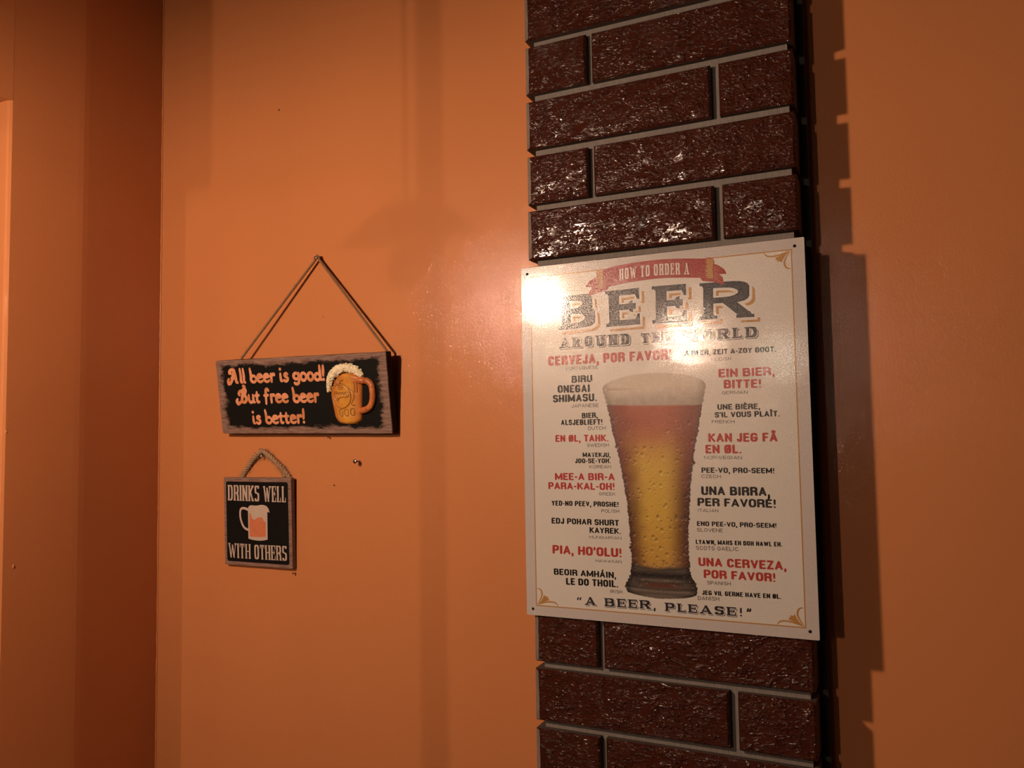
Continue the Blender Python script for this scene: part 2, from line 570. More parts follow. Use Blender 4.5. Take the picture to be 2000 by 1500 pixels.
# small blemishes of the paint on the walls
def dab(name, c, r, mat, parent, ax='y', sx=1.0, sz=1.0, dep=.0006):
    V, F = [], []
    k = 10
    rnd = random.Random(hash(name) % 99 if False else int(abs(c[0] * 1e4)) % 97)
    V.append(Vector((0, -dep, 0)))
    for i in range(k):
        a = 2 * PI * i / k
        rr = r * rnd.uniform(.75, 1.15)
        V.append(Vector((rr * math.cos(a) * sx, 0, rr * math.sin(a) * sz)))
    for i in range(k): F.append((0, 1 + i, 1 + (i + 1) % k))
    o = mesh_obj(name, V, F, mat, parent)
    o.location = c
    if ax == 'x': o.rotation_euler.z = PI / 2
    return o
m_dark = simple('dark_hole', (.03, .012, .006), .8)
for i, (x, z, r) in enumerate([(-.8258, .4946, .0016), (-.7231, -.0726, .0013), (-.742, .171, .0008)]):
    dab('nail_hole', (x, YW - .0002, H + z), r, m_dark, WALL_BACK)
dab('paint_blob', (-1.0318, .6695, H - .164), .0035, m_wall, WALL_LEFT, 'x', .6, 1.1, .0016)
dab('paint_blob', (-1.0311, .6560, H + .01), .0022, m_wall, WALL_LEFT, 'x', .6, 1.6, .0012)
# raised caulk bead where the two walls meet
V, F = [], []
rnd = random.Random(4)
pts = [Vector((XC + .0006 + rnd.uniform(-.0002, .0006), YW - .0006, H - .8 + i * .006)) for i in range(260)]
tube(V, F, pts, [.0013 + rnd.uniform(-.0003, .0005) for _ in pts], 6)
o = mesh_obj('trim_1', V, F, m_wall, None, True); tag(o, kind='structure')

# ------------------------------------------------------------------ brick pillar
D = .8635
XL, XR = -.3845, -.0795
PITCH, JOINT = .0670, .0088
pil = empty('wall_pillar', ((XL + XR) / 2, YW, 0)); tag(pil, kind='structure')
def local(o, par):
    o.parent = par
    o.matrix_parent_inverse = Matrix.Translation(par.location).inverted()
    return o
o = box('mortar_core', XL + .0085, XR - .0055, D + .0095, YW, 0, CE, m_mortar); local(o, pil)
o = box('edge_strip', XR - .008, XR + .0085, YW - .024, YW, 0, CE, simple('dark_sealant', (.022, .022, .018), .7)); local(o, pil)

def brick_mesh(name, x0, x1, seed, left_end, right_end):
    """one brick: rough glazed face, plain sides; local z from 0 to height, y from 0 (face) back"""
    hgt = PITCH - JOINT
    nx = max(5, int((x1 - x0) / .014)); nz = 5
    rnd = random.Random(seed)
    V, F, FM = [], [], []
    def edge_pt(u, v, inset, y):
        x = x0 + u * (x1 - x0); z = v * hgt
        if u == 0: x += inset
        if u == 1: x -= inset
        if v == 0: z += inset
        if v == 1: z -= inset
        return x, y, z
    idx = {}
    for j in range(nz + 1):
        for i in range(nx + 1):
            u, v = i / nx, j / nz
            x, y, z = edge_pt(u, v, .0022, 0)
            if u == 0 and left_end: x += .0026
            if u in (0, 1) or v in (0, 1):
                x += rnd.uniform(-.0005, .0005) if u in (0, 1) else 0
                z += rnd.uniform(-.0006, .0006) if v in (0, 1) else 0
                y = rnd.uniform(-.0001, .0004)
            else:
                y = rnd.uniform(-.0010, .0008)
            idx[i, j] = len(V); V.append((x, y, z))
    for j in range(nz):
        for i in range(nx):
            F.append((idx[i, j], idx[i + 1, j], idx[i + 1, j + 1], idx[i, j + 1])); FM.append(0)
    ring = [idx[i, 0] for i in range(nx + 1)] + [idx[nx, j] for j in range(1, nz + 1)] + [idx[i, nz] for i in range(nx - 1, -1, -1)] + [idx[0, j] for j in range(nz - 1, 0, -1)]
    def out(vi, off, y):
        x, _, z = V[vi]
        X = x0 if x < x0 + .0062 else (x1 if x > x1 - .0035 else x)
        Z = 0 if z < .0035 else (hgt if z > hgt - .0035 else z)
        return (X, y, Z)
    prev = ring
    dep = YW - D if (left_end or right_end) else .02
    for y, mt in ((.0026, 0), (dep - .0004, 1)):
        cur = []
        for vi in ring:
            cur.append(len(V)); V.append(out(vi, 0, y))
        for k in range(len(ring)):
            a, b2 = prev[k], prev[(k + 1) % len(ring)]
            c, d = cur[(k + 1) % len(ring)], cur[k]
            lf = left_end and V[a][0] < x0 + .0062 and V[b2][0] < x0 + .0062
            F.append((a, d, c, b2)); FM.append(2 if lf and mt == 0 else mt)
        prev = cur
    F.append(tuple(prev)); FM.append(1)
    me = bpy.data.meshes.new(name)
    me.from_pydata(V, [], F)
    me.materials.append(m_glaze); me.materials.append(m_brickside); me.materials.append(m_wornedge)
    me.polygons.foreach_set('material_index', FM)
    for p in me.polygons: p.use_smooth = p.material_index == 0 and False
    me.update()
    return me
EV, OD = -.3037, -.1602
rows = {0: [(XL, EV - .0035), (EV + .0035, XR)], 1: [(XL, OD - .0045), (OD + .0045, XR)]}
BM = {}
for par in (0, 1):
    for s, (a, b2) in enumerate(rows[par]):
        for v in range(3):
            BM[par, s, v] = brick_mesh('brick', a, b2, 10 * par + s + 50 * v, s == 0, s == 1)
ZC = H + .405               # underside of course 0
k0 = -int((CE - ZC) / PITCH)
rnd = random.Random(11)
for k in range(k0, 40):
    z = ZC - k * PITCH
    if z < 0.005 or z + PITCH - JOINT > CE: continue
    for s in (0, 1):
        o = bpy.data.objects.new('brick', BM[k % 2, s, rnd.randrange(3)])
        COL.objects.link(o)
        o.location = (0, D + rnd.uniform(-.0006, .0008), z + rnd.uniform(-.0005, .0005))
        local(o, pil)

# ------------------------------------------------------------------ the tin beer poster
PW, PH = 318, 405
TH = .8
poster = empty('beer_poster', (-.3919, D - .0045, H + .1934))
poster.rotation_euler = (0, -.0016, 0)
tag(poster, 'cream tin poster with a tall beer glass and beer orders in many languages', 'poster')
# sheet with four punched holes
HOLES = [(8.0, 7.5), (308.5, 8.3), (7.8, 398.0), (309.3, 397.0)]
def m_sheet():
    M = NT('cream_tin')
    # printed border: outside the gold line the ground is greyer
    sx = M.n('ShaderNodeSeparateXYZ')
    M.l(M.n('ShaderNodeTexCoord').outputs['Object'], sx.inputs[0])
    ax = M.math('ABSOLUTE', M.math('SUBTRACT', sx.outputs[0], .1588))
    az = M.math('ABSOLUTE', M.math('ADD', sx.outputs[2], .2025))
    f = M.math('MAXIMUM', M.math('GREATER_THAN', ax, .1465), M.math('GREATER_THAN', az, .1910))
    nz = M.noise(M.pos(obj=True), 14, 4)
    base = M.mix(nz, tuple(c * .96 for c in CREAM), tuple(c * 1.03 for c in CREAM))
    M.l(M.mix(f, base, EDGE), M.b.inputs['Base Color'])
    tin_finish(M)
    return M.m
m_sheet = m_sheet()
vs, eds = [], []
def loop(P):
    b = len(vs)
    vs.extend(Vector(p) for p in P)
    eds.extend((b + i, b + (i + 1) % len(P)) for i in range(len(P)))
    return list(range(b, b + len(P)))
def rrect(x0, y0, x1, y1, r, k=4):
    P = []
    for cx, cy, a0 in ((x1 - r, y0 + r, -90), (x1 - r, y1 - r, 0), (x0 + r, y1 - r, 90), (x0 + r, y0 + r, 180)):
        for i in range(k + 1):
            a = math.radians(a0 + 90 * i / k)
            P.append((cx + r * math.cos(a), cy + r * math.sin(a)))
    return P
outer = rrect(0, 0, PW, PH, 1.2, 3)
loops = [loop(outer)] + [loop([(x + 1.7 * math.cos(2 * PI * i / 14), y + 1.7 * math.sin(2 * PI * i / 14)) for i in range(14)]) for x, y in HOLES]
r = delaunay_2d_cdt(vs, eds, [], 0, 1e-5, True)
TV, TF = r[0], r[2]
keep = []
for f in r[2]:
    c = sum((TV[i] for i in f), Vector((0, 0))) / len(f)
    if 0 <= c.x <= PW and 0 <= c.y <= PH and all((c.x - x) ** 2 + (c.y - y) ** 2 > 1.6 ** 2 for x, y in HOLES): keep.append(tuple(f))
V = [(v.x / 1000, 0, -v.y / 1000) for v in TV]
n = len(V)
V += [(x, TH / 1000, z) for x, _, z in V]
F = []
for f in keep:
    a, c, d = [TV[i] for i in f[:3]]
    f = f if (c - a).cross(d - a) < 0 else f[::-1]
    F.append(f); F.append(tuple(i + n for i in f[::-1]))
from collections import Counter
ec = Counter(); od = {}
for f in F[::2]:
    for i in range(len(f)):
        e = (f[i], f[(i + 1) % len(f)]); ec[tuple(sorted(e))] += 1; od[tuple(sorted(e))] = e
for e, c in ec.items():
    if c == 1:
        a, b2 = od[e]; F.append((b2, a, a + n, b2 + n))
mesh_obj('tin_sheet', V, F, m_sheet, poster)

P_gold, P_cream, P_banner = (Print() for _ in range(3))
LINES = []                  # one printed line or word each: (print, ink)
TEXT=[
('K','AROUND',46.7,98.2,134.3,98.7,12.3),
('K','THE',143.1,98.6,183.5,98.7,11.3),
('K','WORLD',188.5,99.0,271.0,99.6,11.2),
('R','CERVEJA, POR FAVOR!',32.8,117.7,177.9,117.8,11.0),
('t','PORTUGUESE',54.8,123.9,93.7,124.2,4.1),
('k','A BEER, ZEIT A-ZOY GOOT.',191.9,114.8,286.5,115.8,5.4),
('t','YIDDISH',219.6,121.9,241.0,122.3,3.6),
('k','BIRU',61.3,138.7,86.5,138.5,8.0),
('k','ONEGAI',43.7,149.6,83.2,150.1,8.7),
('k','SHIMASU.',37.8,160.5,91.4,160.4,8.7),
('t','JAPANESE',60.5,167.2,93.3,167.2,4.1),
('k','BIER,',72.9,179.6,91.9,179.3,6.2),
('k','ALSJEBLIEFT!',46.9,187.0,97.4,187.3,6.4),
('t','DUTCH',80.1,193.0,100.9,193.0,4.0),
('R','EN ØL, TAHK.',39.9,206.0,104.0,206.1,7.9),
('t','SWEDISH',78.5,212.1,104.4,211.9,3.8),
('k','MAYEKJU,',72.8,223.4,105.8,223.6,5.2),
('k','JOO-SE-YOH.',63.4,230.4,105.9,230.3,5.4),
('t','KOREAN',80.6,236.2,106.1,236.1,3.6),
('R','MEE-A BIR-A',38.4,249.7,110.2,249.4,8.1),
('R','PARA-KAL-OH!',30.0,260.2,110.0,260.2,8.0),
('t','GREEK',91.3,266.3,110.6,266.3,3.5),
('k','YED-NO PEEV, PROSHE!',33.5,278.9,114.0,278.7,5.7),
('t','POLISH',93.7,285.3,114.4,285.2,3.8),
('k','EDJ POHAR SHURT',33.1,299.4,113.8,299.5,6.6),
('k','KAYREK.',79.1,308.4,115.8,308.3,6.4),
('t','HUNGARIAN',78.7,314.5,116.2,314.4,3.2),
('R','PIA, HO’OLU!',33.6,333.5,116.3,333.7,9.8),
('t','HAWAIIAN',85.5,340.5,115.9,340.2,3.3),
('k','BEOIR AMHÁIN,',34.7,357.3,109.1,357.1,7.0),
('k','LE DO THOIL.',49.5,367.7,111.2,366.8,7.7),
('t','IRISH',101.6,373.6,115.6,373.3,3.8),
('R','EIN BIER,',227.5,139.8,284.5,140.1,8.9),
('R','BITTE!',232.6,151.7,270.9,152.4,9.1),
('t','GERMAN',230.5,158.1,256.9,158.1,3.5),
('k','UNE BIÈRE,',225.2,173.9,268.8,174.4,5.8),
('k',"S'IL VOUS PLAÎT.",222.2,182.2,288.0,182.4,5.9),
('t','FRENCH',219.0,188.2,242.5,188.4,3.4),
('R','KAN JEG FÅ',214.7,207.8,285.0,208.1,9.2),
('R','EN ØL.',211.3,219.9,248.6,220.0,9.2),
('t','NORWEGIAN',209.5,225.9,248.9,226.0,3.5),
('k','PEE-VO, PRO-SEEM!',206.4,240.3,280.9,240.5,5.6),
('t','CZECH',206.1,245.9,226.5,245.9,3.6),
('k','UNA BIRRA,',205.5,263.7,275.7,263.6,9.2),
('k','PER FAVORÉ!',201.2,275.4,281.3,275.5,8.6),
('t','ITALIAN',201.2,281.6,222.8,281.6,3.4),
('k','ENO PEE-VO, PRO-SEEM!',199.9,296.4,281.0,295.9,5.0),
('t','SLOVENE',199.8,302.4,227.0,302.2,3.8),
('k','LYAWN, MAHS EH DOH HAWL EH.',198.1,315.5,285.7,314.4,4.7),
('t','SCOTS GAELIC',198.2,321.6,242.1,320.9,4.1),
('R','UNA CERVEZA,',200.3,338.3,289.1,337.8,9.0),
('R','POR FAVOR!',205.5,350.6,278.3,350.2,8.8),
('t','SPANISH',208.9,357.1,233.1,356.8,3.8),
('k','JEG VIL GERNE HAVE EN ØL.',203.2,368.3,282.9,366.9,4.8),
('t','DANISH',198.6,374.0,220.9,373.4,4.1),
('K','“',60.9,388.9,69.7,388.6,8.1),
('K','A',71.5,388.6,85.9,388.1,8.9),
('K','BEER',94.5,388.5,148.7,387.4,9.1),
('K',',',149.8,387.7,153.5,387.8,9.2),
('K','PLEASE',162.6,388.1,239.7,387.5,8.8),
('K','!',240.7,387.6,244.4,387.6,8.9),
('K','”',246.6,387.6,254.8,387.4,8.9),
('B','B',47.1,77.2,96.1,75.1,38.6),
('B','E',104.3,77.5,148.0,77.0,40.7),
('B','E',157.6,77.3,199.6,77.8,41.1),
('B','R',209.5,76.9,266.3,78.3,39.2),
]

for st, s, x0, y0, x1, y1, cap in TEXT:
    S = STY[st]
    P_l = Print(); LINES.append((P_l, st))
    if st == 'R': put_text(P_l, s, x0, y0, x1, y1, cap, S, .05)
    elif st == 'k': put_text(P_l, s, x0, y0, x1, y1, cap, S, .05)
    elif st == 't': put_text(P_l, s, x0, y0, x1, y1, cap, S, .05)
    elif st == 'K':
        if s in '“”,!':
            put_text(P_l, s, x0, y0, x1, y1, cap, dict(S, nib='oct', st=.26, br=.24), .05)
            continue
        o = cap * .10
        put_text(P_l, s, x0, y0, x1 - o, y1, cap, S, .05, grow=.10, off=(o * 1.25, o * 1.25))
        put_text(P_cream, s, x0, y0, x1 - o, y1, cap, S, .07, grow=.34, off=(o * .35, o * .35))
        put_text(P_l, s, x0, y0, x1 - o, y1, cap, S, .09)
    elif st == 'B':
        SB = dict(S)
        if s == 'R': SB['st'] = .27
        put_text(P_gold, s, x0, y0, x1, y1, cap, SB, .05, grow=.5, off=(5.2, 4.8))
        put_text(P_cream, s, x0, y0, x1, y1, cap, SB, .07, grow=2.3, off=(.6, .6))
        put_text(P_l, s, x0, y0, x1, y1, cap, SB, .09)

# border rules and corner ornaments
BX0, BX1, BY0, BY1 = 12.3, 305.2, 11.7, 393.6
g = []
rect = lambda x0, y0, x1, y1: [(x0, y0), (x1, y0), (x1, y1), (x0, y1)]
P_gold.polys([rect(BX0, BY0 - .6, BX1, BY0 + .6), rect(BX0 - .6, BY1 - .6, BX1 + .6, BY1 + .6), rect(BX0 - .6, BY0 - .6, BX0 + .6, BY1 + .6), rect(BX1 - .6, BY0 - .6, BX1 + .6, BY1 + .6)], .04)
def ornament(cx, cy, sx, sy):
    T = lambda P: [(cx - sx * (304.6 - x), cy - sy * (12.0 - y)) for x, y in P]
    c1 = smooth_pts(T([(303.2, 12.9), (297, 15.0), (290, 16.6), (283, 16.6), (279.5, 14.6), (278.3, 12.6)]))
    c2 = smooth_pts(T([(303.5, 13.8), (300.3, 18.5), (298.0, 24), (298.8, 28.5), (301.2, 30.8), (303.8, 31.0)]))
    leaf = T([(303.2, 13.0), (298.6, 14.6), (292.7, 17.3), (288.6, 18.6), (290.3, 19.6), (289.2, 20.9), (291.6, 21.3), (290.8, 23.3), (293.4, 22.4), (295.5, 24.3), (296.9, 21.0), (299.4, 17.1)])
    P_gold.polys(ribbon(c1, .7, .5, 1.7) + ribbon(c2, .7, .5, 1.9) + [leaf], .06)
ornament(304.6, 12.0, 1, 1)
ornament(12.9, 12.0, -1, 1)
ornament(304.6, 393.3, 1, -1)
ornament(12.9, 393.3, -1, -1)

# banner
top = smooth_pts([(99.0, 12.2), (115.5, 9.4), (142.4, 7.4), (168.6, 7.2), (194.1, 8.9), (220.5, 12.0)], 5)
bot = smooth_pts([(101.0, 33.4), (115.0, 31.0), (141.9, 28.6), (168.1, 28.2), (193.5, 29.9), (218.6, 32.8)], 5)
quads = [[top[i], top[i + 1], bot[i + 1], bot[i]] for i in range(len(top) - 1)]
P_banner.polys([[(225.5, 17.6), (231.5, 20.4), (237.0, 25.0), (239.5, 30.2), (231.3, 29.8), (235.2, 33.5), (236.6, 41.6), (224.6, 37.4), (214.0, 35.6), (211.0, 31.4)],
                [(95.4, 18.8), (85.8, 23.1), (80.5, 29.6), (88.4, 30.0), (83.2, 40.2), (96.6, 37.6), (106.8, 35.4), (109.0, 31.0)]], .10)
P_banner.polys(quads, .115)
P_gold.polys([[(94.3, 14.2), (97.2, 11.6), (103.0, 11.3), (101.5, 18), (103.0, 24), (101.2, 34.0), (96.7, 32.6), (96.6, 24.0)],
              [(218.8, 11.3), (222.6, 11.5), (226.3, 15.1), (225.3, 24), (225.3, 33.6), (217.4, 33.0), (217.0, 24)]], .13)
lines = ribbon(smooth_pts([(94.3, 14.2), (97.2, 11.6), (103.0, 11.3)]), .7) + ribbon([(94.3, 14.2), (96.6, 24), (96.7, 32.6), (101.2, 34.0)], .7)
lines += ribbon(smooth_pts([(218.8, 11.3), (222.6, 11.5), (226.3, 15.1), (225.3, 24), (225.3, 33.6), (217.4, 33.0)]), .9)
rnd = random.Random(3)
spk = []
for i in range(9):
    y = 13 + i * 2.3
    l = rnd.uniform(1.5, 4)
    spk.append([(103.2, y - .9), (103.2 - l * .8, y), (103.2, y + .9)])
    spk.append([(216.6, y - .9), (216.6 + l * 1.2, y), (216.6, y + .9)])
    spk.append([(226 + rnd.uniform(0, 1), 21 + i * 1.6), (226 + rnd.uniform(4, 7), 21.3 + i * 1.6), (226, 21.6 + i * 1.6)])
    spk.append([(95 - rnd.uniform(0, 1), 21 + i * 1.6), (95 - rnd.uniform(3, 6), 21.3 + i * 1.6), (95, 21.6 + i * 1.6)])
P_banner.polys(lines, .145)
P_banner.polys(spk[0::4] + spk[1::4], .15)
P_gold2 = Print()
P_gold2.polys(spk[2::4] + spk[3::4] + ribbon([(226, 33), (231, 37), (235, 38.5)], .4) + ribbon([(95, 35), (90, 36), (86, 38)], .4), .12)
# cream lettering along the banner
P_how = Print()
put_text(P_how, 'HOW TO ORDER A', 121.0, 25.9, 199.8, 26.9, 12.6, STY['W'], .135, arc=1.9)

m_black = ink('black_ink', BLACK, CREAM, .27)
m_blk2 = ink('black_title_ink', (.022, .020, .026), CREAM, .30)
m_red = ink('red_ink', RED, CREAM, .30)
m_gold = ink('gold_ink', GOLD, CREAM, .32)
m_creamink = ink('cream_ink', CREAM, CREAM, 0)
m_thin = ink('thin_black_ink', (.04, .028, .022), CREAM, .18)
m_banner = ink('banner_red_ink', (.27, .030, .026), (.40, .14, .09), .38)
for P_l, st in LINES:
    P_l.build('lettering', {'R': m_red, 'k': m_black, 't': m_thin, 'K': m_blk2, 'B': m_blk2}[st], poster)
P_gold.build('gold_print', m_gold, poster)
P_gold2.build('banner_shading', m_gold, poster)
P_banner.build('banner', m_banner, poster)
P_cream.build('title_outline', m_creamink, poster)
P_how.build('lettering', m_creamink, poster)

# dark pins seen in the four corner holes
for x, y in HOLES:
    V, F = [], []
    lathe(V, F, [(.0019, .0008), (.0018, .0002), (.0012, -.0002), (.0001, -.0003)], 12)
    V = [Vector((v.x + x / 1000, v.z + .0003, v.y - y / 1000)) for v in V]
    mesh_obj('corner_pin', V, F, m_pin, poster, True)

# the printed picture of the beer glass: a fine mesh carrying the print's colours
def glass_print():
    st = .45
    X = np.arange(94, 218, st); Y = np.arange(124, 378, st)
    gx, gy = np.meshgrid(X, Y)
    L = np.array([(98.2, 146.0), (98.7, 150.0), (100.3, 157.0), (102.6, 165.4), (107.9, 191.9), (114.1, 218.1), (120.1, 251.4), (124.2, 280.7), (126.2, 317.2), (127.2, 340.8), (125.2, 351.8), (120.2, 361.0), (119.3, 366), (121.5, 371), (130, 375.2)])
    R = np.array([(213.9, 146.0), (213.5, 152.0), (212.1, 158.4), (209.1, 170.8), (203.9, 197.4), (199.7, 218.7), (195.8, 243.6), (193.2, 270.2), (191.2, 296.8), (190.4, 320), (190.8, 340), (192.6, 348.8), (197.0, 357.3), (199.0, 364.0), (197.4, 369.3), (190, 373.6), (182, 376)])
    rng = np.random.RandomState(5)
    lx = np.interp(gy, L[:, 1], L[:, 0]); rx = np.interp(gy, R[:, 1], R[:, 0])
    cx = (lx + rx) / 2; hw = (rx - lx) / 2
    u = (gx - cx) / hw
    def vnoise(sc, seed):
        r_ = np.random.RandomState(seed)
        n_ = int(260 / sc) + 4
        G = r_.rand(n_, n_)
        a = (gx - 90) / sc; b = (gy - 120) / sc
        i = a.astype(int); j = b.astype(int); fa = a - i; fb = b - j
        fa = fa * fa * (3 - 2 * fa); fb = fb * fb * (3 - 2 * fb)
        return (G[j, i] * (1 - fa) + G[j, i + 1] * fa) * (1 - fb) + (G[j + 1, i] * (1 - fa) + G[j + 1, i + 1] * fa) * fb
    au = np.abs(u)
    # silhouette: foam dome on top, rounded foot below
    ragged = (vnoise(1.6, 3) - .5) * 1.6 / hw
    inside = (au < 1 + ragged)
    dome = 147 - 15.5 * np.sqrt(np.clip(1 - u * u, 0, 1))
    inside &= gy > dome
    foot = 370.5 + 5.2 * np.sqrt(np.clip(1 - u * u, 0, 1))
    inside &= gy < foot
    inside &= au < 1.04
    def mixc(a, b, t):
        t = np.clip(t, 0, 1)[..., None]
        return a * (1 - t) + b * t
    arr = lambda *c: np.ones(gx.shape + (3,)) * np.array(c)
    sm = lambda a, b, x: np.clip((x - a) / (b - a), 0, 1) ** 2 * (3 - 2 * np.clip((x - a) / (b - a), 0, 1))
    # beer
    t = (gy - 166) / 175
    core = mixc(arr(.34, .085, .035), arr(.60, .39, .065), sm(.10, .42, t))
    core = mixc(core, arr(.50, .27, .06), sm(.62, 1.0, t) * .7)
    side = mixc(arr(.20, .045, .025), arr(.115, .045, .022), sm(.2, .7, t))
    k = sm(.25, .98, au + .12 * (vnoise(9, 8) - .5))
    k = np.where(u > 0, sm(.18, .92, au), k)
    beer = mixc(core, side, k)
    beer = mixc(beer, arr(.05, .028, .022), sm(.86, 1.0, au) * .6)
    # foam
    fb = 166.3 + 3.0 * (1 - u * u) * .3 + 1.5 * u
    foamc = mixc(arr(.62, .53, .44), arr(.33, .27, .215), sm(146, 166, gy) * .8 + .25 * (vnoise(5, 2) - .5))
    foamc = mixc(foamc, arr(.24, .19, .15), sm(.80, 1.0, au) * .75)
    rim = np.exp(-((gy - (149 + 1.2 * u)) / 1.2) ** 2) * sm(.1, 1, -u) * .6
    foamc = mixc(foamc, arr(.25, .2, .16), rim)
    foamc = mixc(foamc, arr(.60, .52, .43), sm(148, 134, gy)) * .88
    col = mixc(foamc, beer, sm(-1.2, 1.6, gy - fb))
    # clear glass foot
    base = mixc(arr(.075, .062, .052), arr(.19, .15, .12), sm(.15, .85, np.abs(np.sin(gy * .42 + u * u * 1.4))) * .5)
    base = mixc(base, arr(.028, .024, .024), sm(344, 352, gy) * sm(360, 350, gy))
    base = mixc(base, arr(.17, .055, .035), np.exp(-((gy - 361.5) / 2.6) ** 2) * sm(.75, .2, au))
    base = mixc(base, arr(.30, .25, .21), np.exp(-((gy - 356.2) / 1.5) ** 2) * sm(.9, .3, au) * .5)
    base = mixc(base, arr(.34, .28, .23), np.exp(-((gy - (366.5 + 1.5 * (1 - u * u))) / 1.5) ** 2) * .6)
    base = mixc(base, arr(.30, .25, .20), sm(370, 373, gy) * sm(.95, .4, au) * .55)
    base = mixc(base, arr(.03, .025, .022), sm(.72, .98, au) * .85) * .72
    col = mixc(col, base, sm(338.5, 345, gy + 2.5 * (vnoise(6, 4) - .5) + 2.5 * (au ** 3)))
    # condensation drops
    amp = np.zeros(gx.shape)
    for _ in range(980):
        dy = rng.uniform(178, 368); 
        if dy < 200 and rng.rand() < .6: continue
        ll = np.interp(dy, L[:, 1], L[:, 0]); rr = np.interp(dy, R[:, 1], R[:, 0])
        edge = rng.rand() < .42
        uu = rng.choice([-1, 1]) * rng.uniform(.82, 1.01) if edge else rng.uniform(-.85, .85)
        dx = (ll + rr) / 2 + uu * (rr - ll) / 2
        rr_ = rng.uniform(.45, 1.0) if rng.rand() < .84 else rng.uniform(1.1, 2.3)
        i0 = int((dx - 94 - 4) / st); i1 = int((dx - 94 + 4) / st) + 1
        j0 = int((dy - 124 - 4) / st); j1 = int((dy - 124 + 4) / st) + 1
        i0, j0 = max(i0, 0), max(j0, 0)
        sl = (slice(j0, j1), slice(i0, i1))
        ddx = (gx[sl] - dx) / rr_; ddy = (gy[sl] - dy) / (rr_ * 1.1)
        d = np.sqrt(ddx ** 2 + ddy ** 2)
        m_ = np.clip(1.25 - d, 0, .35) / .35
        if edge: inside[sl] |= (d < 1.0) & (gy[sl] > 180)
        dark = np.clip(-ddy * .9 - ddx * .3, 0, 1) * m_ * .95
        lite = np.clip(ddy * .9 + ddx * .25 - .15, 0, 1) * m_ * .75
        col[sl] = mixc(col[sl], np.ones(col[sl].shape) * (.05, .025, .02), dark)
        col[sl] = mixc(col[sl], np.clip(col[sl] * 1.7 + .12, 0, .8), lite)
    col *= .82 * (1 + .10 * (vnoise(.9, 12) - .5))[..., None]
    ny, nx = gx.shape
    cell = inside[:-1, :-1] & inside[1:, :-1] & inside[:-1, 1:] & inside[1:, 1:]
    idx = np.arange(ny * nx).reshape(ny, nx)
    f = np.stack([idx[1:, :-1][cell], idx[1:, 1:][cell], idx[:-1, 1:][cell], idx[:-1, :-1][cell]], 1)
    used = np.unique(f)
    rem = -np.ones(ny * nx, int); rem[used] = np.arange(len(used))
    f = rem[f]
    vx = np.stack([gx.ravel()[used] / 1000, np.full(len(used), -.00004), -gy.ravel()[used] / 1000], 1)
    c = col.reshape(-1, 3)[used]
    me = bpy.data.meshes.new('glass_picture')
    me.vertices.add(len(vx)); me.vertices.foreach_set('co', vx.ravel())
    me.loops.add(f.size); me.loops.foreach_set('vertex_index', f.ravel())
    me.polygons.add(len(f)); me.polygons.foreach_set('loop_start', np.arange(0, f.size, 4)); me.polygons.foreach_set('loop_total', np.full(len(f), 4))
    at = me.color_attributes.new('print', 'FLOAT_COLOR', 'POINT')
    at.data.foreach_set('color', np.concatenate([np.clip(c, 0, 1), np.ones((len(c), 1))], 1).ravel())
    me.update(); me.validate()
    M = NT('glass_picture_ink')
    a = M.n('ShaderNodeVertexColor'); a.layer_name = 'print'
    M.l(a.outputs[0], M.b.inputs['Base Color'])
    tin_finish(M)
    me.materials.append(M.m)
    o = bpy.data.objects.new('glass_picture', me)
    COL.objects.link(o); o.parent = poster
    o['label'] = 'printed picture of a tall glass of beer with water drops'
glass_print()

# ------------------------------------------------------------------ nails
m_steel = simple('nail_steel', (.42, .36, .32), .28, 1.0, .2, 300)
def nail(name, x, z, length, head, label, down=0.0):
    V, F = [], []
    prof = [(.0001, -length), (head * .8, -length - .0002), (head, -length + .0008), (head * .95, -length + .0016), (head * .42, -length + .002), (head * .42, 0.002)]
    lathe(V, F, prof, 14)
    V = [Vector((v.x, v.z, v.y)) for v in V]
    o = mesh_obj(name, V, [f[::-1] for f in F], m_steel, None, True)
    o.location = (x, YW, H + z)
    o.rotation_euler.x = down
    tag(o, label, 'nail')
    return o
nail('nail', -.7465, .2561, .0130, .0026, 'round headed nail at the peak of the upper plaque string')
nail('nail', -.8510, -.0310, .0100, .0024, 'nail holding up the rope loop of the small square plaque')
nail('screw', -.6790, -.0380, .0120, .0032, 'lone small screw sticking out of the orange wall right of the square plaque')
# tip of a nail below each plaque
nail('nail', -.7302, -.0040, .0060, .0011, 'tiny dark nail just below the bottom edge of the long plaque')
nail('nail', -.7930, -.2000, .0060, .0016, 'tiny nail under the lower right corner of the square plaque')

